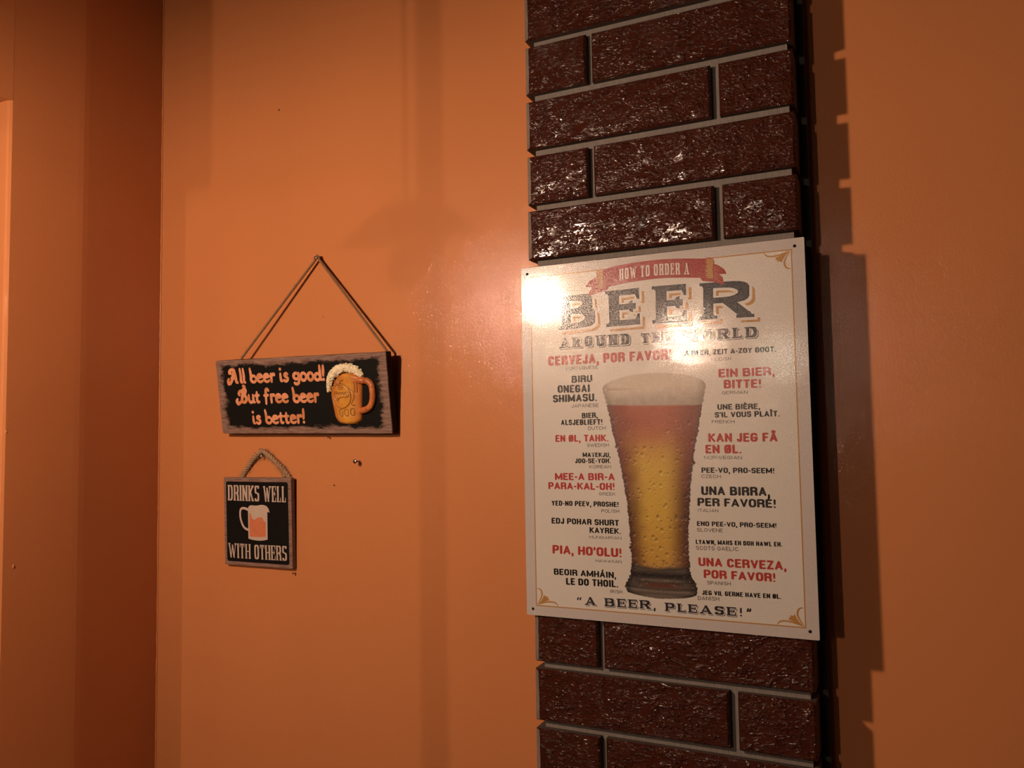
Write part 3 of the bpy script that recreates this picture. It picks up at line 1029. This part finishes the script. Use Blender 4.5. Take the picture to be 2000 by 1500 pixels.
# ------------------------------------------------------------------ twisted cords
def m_twine(name, col):
    M = NT(name)
    nz = M.noise(M.pos(), 1300, 3, .6)
    M.l(M.mix(nz, tuple(c * .55 for c in col), tuple(c * 1.25 for c in col)), M.b.inputs['Base Color'])
    M.set(Roughness=.85)
    return M.m
m_cord = m_twine('brown_twine', (.24, .125, .06))
m_rope = m_twine('jute_rope', (.36, .22, .12))
def cord(name, pts, r, pitch, mat, parent, strands=3, fuzz=0, seed=1):
    P = [Vector(p) for p in pts]
    L = [0]
    for a, b2 in zip(P, P[1:]): L.append(L[-1] + (b2 - a).length)
    step = pitch / 7
    n = max(4, int(L[-1] / step))
    Q = []
    j = 0
    for i in range(n + 1):
        d = L[-1] * i / n
        while j < len(L) - 2 and L[j + 1] < d: j += 1
        t = (d - L[j]) / max(1e-9, L[j + 1] - L[j])
        Q.append(P[j].lerp(P[j + 1], t))
    fr = frames(Q)
    V, F = [], []
    for s in range(strands):
        pp = []
        for i, c in enumerate(Q):
            a = 2 * PI * (i * step / pitch + s / strands)
            t, nn, bb = fr[i]
            pp.append(c + (nn * math.cos(a) + bb * math.sin(a)) * r * .48)
        tube(V, F, pp, r * .56, 6)
    rnd = random.Random(seed)
    for _ in range(fuzz):
        i = rnd.randrange(n)
        t, nn, bb = fr[i]
        a = rnd.uniform(0, 2 * PI)
        d = (nn * math.cos(a) + bb * math.sin(a)) * 1.0
        c = Q[i]
        l = rnd.uniform(.002, .006)
        e = (d + t * rnd.uniform(-1, 1)).normalized()
        tube(V, F, [c + d * r * .7, c + d * r + e * l * .5, c + d * r + e * l + Vector((0, 0, -l * .2))], .00013, 3, False)
    return mesh_obj(name, V, F, mat, parent, True)

# ------------------------------------------------------------------ long plaque
def m_board(name, x0, x1, z0, z1, painted=True):
    M = NT(name)
    co = M.n('ShaderNodeTexCoord').outputs['Object']
    sx = M.n('ShaderNodeSeparateXYZ'); M.l(co, sx.inputs[0])
    grain = M.noise(M.pos((.10, 1, 1), obj=True), 420, 4, .65)
    wood = M.ramp(grain, [(.3, (.11, .062, .046)), (.52, (.22, .135, .105)), (.75, (.30, .20, .16))])
    if painted:
        # ragged black paint short of every edge
        n1 = M.noise(M.pos((.35, 1, 1), obj=True), 210, 4, .7)
        n2 = M.noise(M.pos(obj=True, loc=(3, 0, 1)), 38, 2, .5)
        d1 = M.math('MINIMUM', M.math('SUBTRACT', sx.outputs[0], x0), M.math('SUBTRACT', x1, sx.outputs[0]))
        d1 = M.math('MULTIPLY', d1, .78)
        d2 = M.math('MINIMUM', M.math('SUBTRACT', sx.outputs[2], z0), M.math('SUBTRACT', z1, sx.outputs[2]))
        d2 = M.math('MULTIPLY', d2, 1.15)
        d = M.math('MINIMUM', d1, d2)
        d = M.math('ADD', d, M.math('MULTIPLY', M.math('SUBTRACT', n1, .5), .020))
        d = M.math('ADD', d, M.math('MULTIPLY', M.math('SUBTRACT', n2, .5), .018))
        mr = M.n('ShaderNodeMapRange'); M.l(d, mr.inputs[0])
        mr.inputs[1].default_value = .0070; mr.inputs[2].default_value = .0125
        front = M.n('ShaderNodeNewGeometry')
        sn = M.n('ShaderNodeSeparateXYZ'); 
        M.l(co, sn.inputs[0])
        face = M.math('LESS_THAN', sn.outputs[1], .0006)
        f = M.math('MAXIMUM', M.math('MULTIPLY', mr.outputs[0], face), M.math('GREATER_THAN', sn.outputs[1], .0016))
        M.l(M.mix(f, wood, (.0055, .0050, .0040)), M.b.inputs['Base Color'])
    else:
        M.l(wood, M.b.inputs['Base Color'])
    M.set(Roughness=.65)
    M.b.inputs['Specular IOR Level'].default_value = .12
    M.bump(grain, .5, .0005)
    return M.m

# frame of the board: origin at the top left corner of its face, x along the board, -z down
TL = Vector((-.9173, .8985, H + .1133)); TR = Vector((-.6118, .8985, H + .1095)); BL = Vector((-.9217, .9155, H + .0033)); BR = Vector((-.6135, .9155, H + .0004))
def board_frame(TL, TR, BL, BR):
    ex = ((TR - TL) + (BR - BL)).normalized()
    ez = ((TL - BL) + (TR - BR)).normalized()
    ez = (ez - ex * ez.dot(ex)).normalized()
    ey = ez.cross(ex)
    W = ((TR - TL).length + (BR - BL).length) / 2
    Hh = ((TL - BL).length + (TR - BR).length) / 2
    c = (TL + TR + BL + BR) / 4
    o = c - ex * W / 2 + ez * Hh / 2
    M = Matrix((( ex.x, ey.x, ez.x, o.x), (ex.y, ey.y, ez.y, o.y), (ex.z, ey.z, ez.z, o.z), (0, 0, 0, 1)))
    return M, W, Hh
M1, W1, H1 = board_frame(TL, TR, BL, BR)
sg = empty('beer_plaque')
sg.matrix_world = M1
tag(sg, 'long black-painted wooden plaque reading All beer is good, with a beer mug relief', 'plaque')
BT = .0135
def board(name, W, Hh, T, mat, parent, bev=.0012, wob=.0006, seed=2):
    bm = bmesh.new()
    add_box(bm, 0, W, 0, T, -Hh, 0)
    bmesh.ops.subdivide_edges(bm, edges=bm.edges[:], cuts=9, use_grid_fill=True)
    for v in bm.verts:
        e = noise.noise_vector(v.co * 60 + Vector((seed, 0, 0))) * wob
        if v.co.x < 1e-6 or v.co.x > W - 1e-6: v.co.x += e.x
        if v.co.z > -1e-6 or v.co.z < -Hh + 1e-6: v.co.z += e.z
    es = [e for e in bm.edges if len(e.link_faces) == 2 and e.calc_face_angle(0) > 1.0]
    bmesh.ops.bevel(bm, geom=es, offset=bev, segments=2, affect='EDGES', profile=.6)
    return bm_obj(name, bm, mat, parent)
board('board', W1, H1, BT, m_board('weathered_board', 0, W1, -H1, 0), sg)
SX, SZ = W1 / .330, H1 / .120

# groovy lower-case lettering (absolute skeletons, x height .62)
def lowglyph(c):
    E = lambda cx, cy, rx, ry, a0, a1: q(cx, cy, rx, ry, a0, a1, 2)
    G = {
     'l': (.20, [[(.05, .98), (.08, .5), (.07, .10), (.14, .02)]]),
     'b': (.44, [[(.04, .98), (.08, .6), (.07, .2)], E(.23, .24, .165, .22, 0, 360)]),
     'e': (.42, [[(.10, .30), (.34, .37)] + E(.21, .36, .14, .18, 20, 200) + E(.23, .22, .17, .20, 165, 320)]),
     'r': (.34, [[(.08, .56), (.09, 0)], [(.09, .34), (.16, .50), (.26, .53), (.28, .46)]]),
     'i': (.22, [[(.07, .54), (.08, .12), (.15, .03)], [(.07, .86), (.075, .86)]]),
     's': (.34, [[(.28, .50), (.20, .56), (.10, .48), (.12, .38), (.24, .27), (.28, .15), (.20, .02), (.08, .04), (.05, .10)]]),
     'g': (.44, [E(.20, .34, .15, .20, 0, 360), [(.36, .54), (.36, .0), (.28, -.18), (.14, -.20), (.08, -.12)]]),
     'o': (.42, [E(.20, .28, .155, .25, 0, 360)]),
     'd': (.46, [E(.19, .24, .15, .22, 0, 360), [(.35, .98), (.36, .3), (.36, .10), (.42, .03)]]),
     'u': (.46, [[(.06, .54), (.07, .16), (.14, .04), (.24, .04), (.34, .14)], [(.34, .54), (.35, .12), (.42, .03)]]),
     't': (.34, [[(.14, .74), (.13, .2), (.18, .04), (.27, .05)], [(.02, .50), (.26, .52)]]),
     'f': (.36, [[(.30, .84), (.24, .94), (.14, .88), (.12, .5), (.10, -.08)], [(.01, .50), (.25, .52)]]),
     '!': (.20, [[(.10, .98), (.09, .62), (.08, .32)], [(.08, .05), (.085, .05)]]),
     'A': (.84, [[(.52, .92), (.58, .5), (.60, .12), (.68, .02)], [(.52, .90), (.42, .60), (.34, .25), (.22, -.02)], [(.30, .35), (.58, .37)], [(.50, .94), (.34, .95), (.22, .84), (.20, .72), (.28, .70)], [(.22, -.04), (.10, -.02), (.06, .14), (.12, .28)], [(.10, .02), (.18, -.02)]]),
     'B': (.80, [[(.50, .84), (.44, .5), (.38, .15), (.24, .0)], [(.48, .92), (.60, .98), (.68, .84), (.58, .62), (.44, .54)], [(.44, .54), (.62, .48), (.70, .26), (.60, .06), (.46, .04)], [(.50, .84), (.32, .82), (.22, .66), (.26, .56)], [(.26, .0), (.12, -.04), (.04, .12), (.10, .26)], [(.58, .98), (.62, 1.14), (.54, 1.2)]]),
    }
    return G[c]
P_or = Print()
def groovy(txt, x0, x1, y0, y1, h):
    wd = [(.26 if c == ' ' else lowglyph(c)[0]) for c in txt]
    u = (x1 - x0) / sum(wd)
    x = x0
    for c, w_ in zip(txt, wd):
        if c != ' ':
            S = [ ]
            t = (x - x0) / (x1 - x0)
            yb = y0 + (y1 - y0) * t
            for s in lowglyph(c)[1]:
                P = smooth_pts([(x + (a - .02) * u, yb - b2 * h) for a, b2 in s], 3)
                big = 1.12 if c in 'AB' else 1.0
                thick = h * .205 * big
                rad = lambda i, n: thick / 2 * (.84 + .34 * math.sin(PI * min(1, max(0, 1 - (i / max(1, n - 1))) * .9 + .05)) )
                n = len(P)
                disc = lambda p, r_: [(p[0] + r_ * .95 * math.cos(2 * PI * i / 10), p[1] + r_ * math.sin(2 * PI * i / 10)) for i in range(10)]
                for i in range(n - 1):
                    S.append(hull(disc(P[i], rad(i, n)) + disc(P[i + 1], rad(i + 1, n))))
                if c in 'AB' and len(s) == 4 and s[0][1] < .05 or (c == 'i' and len(s) == 2) or (c == '!' and s[0][1] < .1):
                    S.append(disc(P[0] if c in 'i!' else P[len(P) // 3], h * (.115 if c in 'i!' else .165)))
            P_or.polys([[(a * SX, b2 * SZ) for a, b2 in p] for p in S], .06)
        x += w_ * u
groovy('All beer is good!', 22.0, 219.0, 37.0, 37.8, 22.5)
groovy('But free beer', 37.0, 204.0, 69.5, 70.8, 22.5)
groovy('is better!', 67.0, 174.0, 103.6, 103.0, 21.5)
def m_orangepaint():
    M = NT('orange_sign_paint')
    nz = M.noise(M.pos(), 70, 2)
    M.l(M.ramp(nz, [(.35, (.52, .19, .07)), (.6, (.68, .29, .15))]), M.b.inputs['Base Color'])
    M.set(Roughness=.55)
    return M.m
P_or.build('orange_lettering', m_orangepaint(), sg)

# relief mug: lofted body in mm on the board's face
def to_local(x, y, h): return Vector((x / 1000 * SX, -h / 1000, -y / 1000 * SZ))
def m_resin(name, c1, c2, c3, sc=120):
    M = NT(name)
    nz = M.noise(M.pos((1, 1, .5)), sc, 4, .6)
    M.l(M.ramp(nz, [(.3, c1), (.5, c2), (.7, c3)]), M.b.inputs['Base Color'])
    M.set(Roughness=.42)
    M.bump(M.noise(M.pos(), 500, 3), .5, .0005)
    return M.m
def mug_body():
    Lp = [(46, 232.5), (50, 229.0), (55, 227.2), (64, 227.0), (79, 229.0), (94, 231.4), (101, 235.5), (104.6, 240.5)]
    Rp = [(36, 285.5), (57, 283.6), (82, 280.8), (98, 278.6), (101, 277.0), (104.6, 271.0)]
    nx, nz = 96, 120
    V, C = [], []
    top_curve = lambda x: np.interp(x, [227, 231, 235.6, 243.3, 251.9, 263.9, 275.6, 285.9], [54, 46, 39.4, 33.0, 28.6, 28.2, 30.8, 36.0])
    bot_curve = lambda x: np.interp(x, [226, 231, 235, 240, 250, 256, 265, 271, 277, 280], [70, 94, 101.3, 104.4, 105.7, 106, 105.9, 105.2, 101.6, 96])
    seg = []      # engraved lines
    def ln(*P): seg.append(smooth_pts(list(P), 4))
    seg.append([(248.8 + 17.8 * math.cos(a), 62.8 + 18.6 * math.sin(a)) for a in [2 * PI * i / 36 for i in range(37)]])
    ln((247, 44), (245, 40.5), (242.5, 37.8)); ln((247.5, 44), (250.5, 40.5), (255, 38.5))
    for k, (y, a, b2) in enumerate([(47.2, 243, 252), (50, 244, 254), (52.6, 246, 253)]): ln((a, y), (b2, y - .3))
    ln((238.5, 56), (236, 60), (237.5, 66), (241.5, 69), (243, 66)); ln((241, 71), (245.5, 66.2), (252, 64.2), (259, 64.6), (263, 62.8), (263.2, 59), (260.5, 57))
    for x in (240.5, 245.5, 250.5, 255.5): ln((x, 60), (x + 1, 57.5), (x + 2.6, 57.2), (x + 2.2, 59.8), (x + 3.4, 61))
    ln((265, 52.5), (270, 56.5), (272.2, 62), (270.5, 68), (266.5, 74), (268, 77.5), (271.5, 77))
    for x, rx_, y in ((246.2, 3.0, 88.2), (256.2, 3.3, 88.0), (267.0, 3.4, 87.4)):
        seg.append([(x + rx_ * math.copysign(abs(math.cos(a)) ** .6, math.cos(a)), y + 4.9 * math.copysign(abs(math.sin(a)) ** .6, math.sin(a))) for a in [2 * PI * i / 20 for i in range(21)]])
    for x in (273.5, 277.5): ln((x, 42), (x + .6, 50), (x - .2, 58))
    S = np.array([p for s in seg for p in zip(s[:-1], s[1:])]).reshape(-1, 4)
    F = []
    for j in range(nz + 1):
        for i in range(nx + 1):
            x = 227.0 + (285.6 - 227.0) * i / nx
            t = j / nz
            y0, y1 = float(top_curve(x)), float(bot_curve(x))
            y = y0 + (y1 - y0) * t
            # pinch to the slanting sides
            l = np.interp(y, [p[0] for p in Lp], [p[1] for p in Lp]); r_ = np.interp(y, [p[0] for p in Rp], [p[1] for p in Rp])
            x = min(max(x, l), r_)
            u = (x - l) / max(1e-6, r_ - l) * 2 - 1
            h = 6.0 * max(0, 1 - abs(u) ** 2.6) ** .5
            e = min(1, min(t, 1 - t) / .06)
            h *= math.sqrt(max(0, 1 - (1 - e) ** 2)) * .75 + .25 * e
            d = 9.0
            a = S[:, :2]; dd = S[:, 2:] - a
            tt = np.clip(((x - a[:, 0]) * dd[:, 0] + (y - a[:, 1]) * dd[:, 1]) / np.maximum(1e-9, (dd ** 2).sum(1)), 0, 1)
            d = np.sqrt(((a + dd * tt[:, None] - (x, y)) ** 2).sum(1)).min()
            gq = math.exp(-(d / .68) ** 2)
            if (x - 248.8) ** 2 / 17.8 ** 2 + (y - 62.8) ** 2 / 18.6 ** 2 < 1: h += .5
            h -= 1.2 * gq
            V.append(to_local(x, y, max(h, .02)))
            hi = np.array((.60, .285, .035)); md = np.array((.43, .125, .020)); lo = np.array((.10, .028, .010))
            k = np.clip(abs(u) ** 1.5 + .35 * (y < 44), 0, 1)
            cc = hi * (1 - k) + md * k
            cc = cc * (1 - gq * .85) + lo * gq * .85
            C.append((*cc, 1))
    for j in range(nz):
        for i in range(nx):
            a = j * (nx + 1) + i
            F.append((a, a + nx + 1, a + nx + 2, a + 1))
    M = NT('amber_resin')
    at = M.n('ShaderNodeVertexColor'); at.layer_name = 'paint'
    nz_ = M.noise(M.pos((1, 1, .4)), 260, 3, .6)
    M.l(M.mix(M.math('MULTIPLY', M.ramp(nz_, [(.45, (0, 0, 0)), (.7, (1, 1, 1))]), .35), at.outputs[0], (.30, .075, .02)), M.b.inputs['Base Color'])
    M.set(Roughness=.38)
    M.bump(nz_, .4, .0006)
    o = mesh_obj('mug_body', V, F, M.m, sg, True)
    ca = o.data.color_attributes.new('paint', 'FLOAT_COLOR', 'POINT')
    ca.data.foreach_set('color', [x for c in C for x in c])
mug_body()
# handle
hp = smooth_pts([(280.5, 40.0), (288, 40.3), (296.0, 41.6), (301.8, 46.5), (303.4, 54), (303.2, 64), (300.8, 74), (295.0, 81.0), (287, 84.4), (279.0, 85.8)], 6)
V, F = [], []
tube(V, F, [to_local(x, y, 2.2) for x, y in hp], [(.0052 if i < 6 else .0046) + .00012 * math.sin(i * 1.3) for i in range(len(hp))], 14)
V = [Vector((v.x, min(v.y, -.0001) if True else v.y, v.z)) for v in V]
m_amber2 = m_resin('amber_handle_resin', (.30, .075, .022), (.48, .14, .035), (.62, .24, .06), 160)
mesh_obj('mug_handle', V, F, m_amber2, sg, True)
# foam of many small curls
V, F = [], []
rnd = random.Random(8)
def add_ico(V, F, c, r, sq=1.0):
    bm = bmesh.new(); bmesh.ops.create_icosphere(bm, subdivisions=1, radius=1)
    b = len(V)
    for v in bm.verts: V.append(c + Vector((v.co.x * r, v.co.y * r * sq, v.co.z * r)))
    for f in bm.faces: F.append(tuple(b + v.index for v in f.verts))
    bm.free()
mid = smooth_pts([(224.6, 55.0), (225.6, 46), (227.8, 36.5), (233.8, 29.5), (243, 23.4), (253.5, 20.6), (264, 21.0), (274.5, 24.2), (282.0, 29.0), (286.5, 33.5)], 10)
wid = np.interp(np.linspace(0, 1, len(mid)), [0, .12, .35, .7, .9, 1], [1.8, 4.0, 6.6, 6.2, 5.0, 3.2])
for i in range(len(mid) - 1):
    (x, y), (x2, y2) = mid[i], mid[i + 1]
    tx, ty = x2 - x, y2 - y
    L = math.hypot(tx, ty) or 1
    nx_, ny_ = -ty / L, tx / L
    for _ in range(8):
        s = rnd.uniform(-1, 1)
        hh = 4.6 * math.sqrt(max(0, 1 - s * s)) + rnd.uniform(-.3, .6)
        add_ico(V, F, to_local(x + nx_ * wid[i] * s + rnd.uniform(-.4, .4), y + ny_ * wid[i] * s + rnd.uniform(-.4, .4), max(.2, hh - .6)), rnd.uniform(.0010, .0019))
    add_ico(V, F, to_local(x, y, .4), wid[i] / 1000 * .98, .85)
mesh_obj('mug_foam', V, F, m_resin('cream_foam_resin', (.55, .44, .26), (.78, .68, .46), (.88, .80, .60), 260), sg, True)['label'] = 'bubbly cream foam'

# its cord over the nail
inv = M1.inverted()
nl = Vector((-.7465, YW - .0085, H + .2561))
cl = M1 @ Vector((.042 * SX, BT + .0015, -.006)); crr = M1 @ Vector((.3215 * SX, BT + .0015, -.006))
cl0 = M1 @ Vector((.0415 * SX, BT + .0012, .002)); cr0 = M1 @ Vector((.321 * SX, BT + .0012, .002))
loopp = [nl + Vector((-.0034, 0, -.002)), nl + Vector((-.0026, 0, .0020)), nl + Vector((0, 0, .0038)), nl + Vector((.0026, 0, .0020)), nl + Vector((.0034, 0, -.002))]
pts = [inv @ p for p in [cl, cl0] + loopp + [cr0, crr]]
cord('hanging_cord', pts, .0019, .0075, m_cord, sg, 3, 40, 3)

# ------------------------------------------------------------------ small square plaque
TL = Vector((-.9202, .9185, H - .0630)); TR = Vector((-.7899, .9185, H - .0619)); BL = Vector((-.9217, .9225, H - .1929)); BR = Vector((-.7919, .9225, H - .1937))
M2, W2, H2 = board_frame(TL, TR, BL, BR)
sq = empty('mug_plaque'); sq.matrix_world = M2
tag(sq, 'small square wooden plaque with black panel reading Drinks well with others', 'plaque')
board('board', W2, H2, .0078, m_board('square_board', 0, W2, -H2, 0, False), sq, .001, .0003, 7)
S2x, S2z = W2 / .137, H2 / .137
def mm2(P): return [(x * S2x, y * S2z) for x, y in P]
P_pan, P_wh, P_be = Print(), Print(), Print()
P_pan.polys([mm2(rrect(5.2, 6.4, 131.0, 131.4, 3.2, 5))], .10)
def m_panel():
    M = NT('black_panel')
    M.l(M.mix(M.noise(M.pos(), 30, 3), (.0045, .0042, .0038), (.009, .008, .007)), M.b.inputs['Base Color'])
    M.set(Roughness=.6); M.b.inputs['Specular IOR Level'].default_value = .08
    return M.m
m_panel_ = m_panel()
o = P_pan.build('black_panel', m_panel_, sq)
def worn(name, col, under, wear):
    M = NT(name)
    nz = M.noise(M.pos(), 620, 3, .62); n2 = M.noise(M.pos(), 110, 2, .5)
    f = M.math('GREATER_THAN', M.math('ADD', M.math('MULTIPLY', nz, .55), M.math('MULTIPLY', n2, .45)), 1 - wear)
    tone = M.mix(M.noise(M.pos(), 60, 3), tuple(c * .85 for c in col), tuple(min(1, c * 1.1) for c in col))
    M.l(M.mix(f, tone, under), M.b.inputs['Base Color'])
    M.set(Roughness=.6); M.b.inputs['Specular IOR Level'].default_value = .3
    return M.m
def wtext(txt, x0, x1, y0, y1, cap):
    put_text(P_wh, txt, x0 * S2x, y0 * S2z, x1 * S2x, y1 * S2z, cap * S2z, dict(STY['W'], st=.135, br=.06, serif=.028, sth=.05, gap=.035), .16)
wtext('DRINKS', 8.4, 74.4, 36.2, 36.6, 24.4)
wtext('WELL', 81.6, 127.3, 36.8, 36.8, 24.2)
wtext('WITH', 7.9, 54.4, 126.0, 126.0, 22.8)
wtext('OTHERS', 61.1, 127.1, 126.0, 125.2, 22.4)
mug = [(50.0, 94.8), (50.2, 47.5), (52.5, 44), (57.5, 42.6), (64, 43.2), (70.3, 42.9), (76, 41.7), (82.7, 41.8), (88, 43.4), (92, 47.2), (93.9, 52.9), (91.8, 53.2), (90.0, 51.6), (89.4, 54), (89.0, 94.7), (80, 96.6), (71.1, 97.2), (60, 96.6)]
hd = smooth_pts([(50.3, 49.8), (44, 47.9), (38, 48.0), (34.6, 51), (33.9, 57.5), (34.7, 64.5), (38.2, 73), (43, 78.6), (50.2, 81.2)], 4)
P_wh.polys([mm2(mug)] + [mm2(p) for p in ribbon(hd, 4.2, 3.6, 3.6)], .16)
P_be.polys([mm2([(52.9, 56.5), (54.6, 55.2), (56.8, 58.5), (58.2, 63.4), (61.7, 65.4), (66, 64.0), (69.0, 61.6), (75, 60.9), (79.8, 62.0), (81.6, 66.4), (85.8, 68.6), (85.4, 90.4), (70, 91.6), (53.0, 91.4)])], .19)
P_wh.build('white_lettering', worn('worn_white_paint', (.46, .36, .29), (.03, .02, .015), .335), sq)
P_be.build('beer_picture', worn('worn_orange_paint', (.52, .16, .07), (.10, .04, .02), .36), sq)
# rope loop
inv2 = M2.inverted()
nz2 = Vector((-.8510, YW - .0065, H - .0310))
a0 = M2 @ Vector((.0285, .0078 + .0035, -.006)); a1 = M2 @ Vector((.0285, .0078 + .0030, .002))
b0 = M2 @ Vector((.1190, .0078 + .0035, -.006)); b1 = M2 @ Vector((.1170, .0078 + .0030, .002))
ctl = [a0, a1, a1.lerp(nz2, .55) + Vector((-.0035, 0, .0055)), nz2 + Vector((-.0055, 0, .0052)), nz2 + Vector((.0005, 0, .0078)), nz2 + Vector((.0065, 0, .0055)), b1.lerp(nz2, .50) + Vector((.0035, 0, .0045)), b1, b0]
ctl = smooth_pts([tuple(inv2 @ p) for p in ctl], 6)
cord('hanging_rope', ctl, .0041, .015, m_rope, sq, 3, 420, 9)
# frayed second strand at the right foot
ctl = smooth_pts([tuple(inv2 @ p) for p in [b1 + Vector((-.009, -.001, .014)), b1 + Vector((-.0075, -.001, .004)), b1 + Vector((-.0075, 0, -.006))]], 5)
cord('hanging_rope', ctl, .0028, .012, m_rope, sq, 3, 60, 12)

# ------------------------------------------------------------------ lamps of the room (behind and beside the camera)
m_shade = simple('black_enamel_shade', (.02, .018, .016), .35)
m_cordb = simple('black_flex', (.015, .015, .015), .6)
def m_bulb(st, bcol):
    M = NT('bulb_glass')
    M.b.inputs['Base Color'].default_value = (0, 0, 0, 1)
    M.b.inputs['Emission Color'].default_value = (*bcol, 1)
    M.b.inputs['Emission Strength'].default_value = st
    return M.m
LL = ['pendant lamp hanging just left of the camera, nearest the wall', 'middle pendant lamp behind the camera', 'farthest pendant lamp behind the camera']
for (bc, stg, bcol, BULB_R), lab in zip(BULBS, LL):
    root = empty('pendant_lamp', (bc[0], bc[1], H + bc[2]))
    tag(root, lab, 'lamp', 'pendant lamps in a row behind the camera')
    V, F = [], []
    prof = [(BULB_R * math.sin(a), -BULB_R * math.cos(a)) for a in [PI * i / 16 for i in range(0, 15)]] + [(.011, .030), (.011, .036)]
    lathe(V, F, [(max(r_, .0002), z) for r_, z in prof], 24)
    mesh_obj('bulb', V, F, m_bulb(stg, bcol), root, True)
    V, F = [], []
    lathe(V, F, [(.0002, .062), (.017, .062), (.017, .036), (.012, .034)], 20)
    mesh_obj('socket', V, F, m_shade, root)
    V, F = [], []
    lathe(V, F, [(.018, .075), (.03, .072), (.06, .056), (.085, .036), (.098, SHADE_Z), (.0965, SHADE_Z), (.083, .034), (.058, .054), (.029, .070), (.018, .072)], 48)
    o = mesh_obj('lamp_shade', V, F, m_shade, root, True)
    V, F = [], []
    tube(V, F, [Vector((0, 0, .06)), Vector((0, 0, CE - H - bc[2] - .02))], .003, 8)
    mesh_obj('flex', V, F, m_cordb, root)
    V, F = [], []
    zc = CE - H - bc[2]
    lathe(V, F, [(.05, zc), (.05, zc - .012), (.02, zc - .024), (.0002, zc - .026)], 24)
    mesh_obj('ceiling_rose', V, [f[::-1] for f in F], m_shade, root)
# slim steel pole between the lamps and the wall, out of the picture
V, F = [], []
tube(V, F, [Vector((0, 0, 0)), Vector((0, 0, CE))], .0160, 20)
o = mesh_obj('steel_pole', V, F, m_steel, None, True)
o.location = (-.7144, -.13, 0)
tag(o, 'steel pole from floor to ceiling left of the camera, behind the nearest lamp', 'pole')
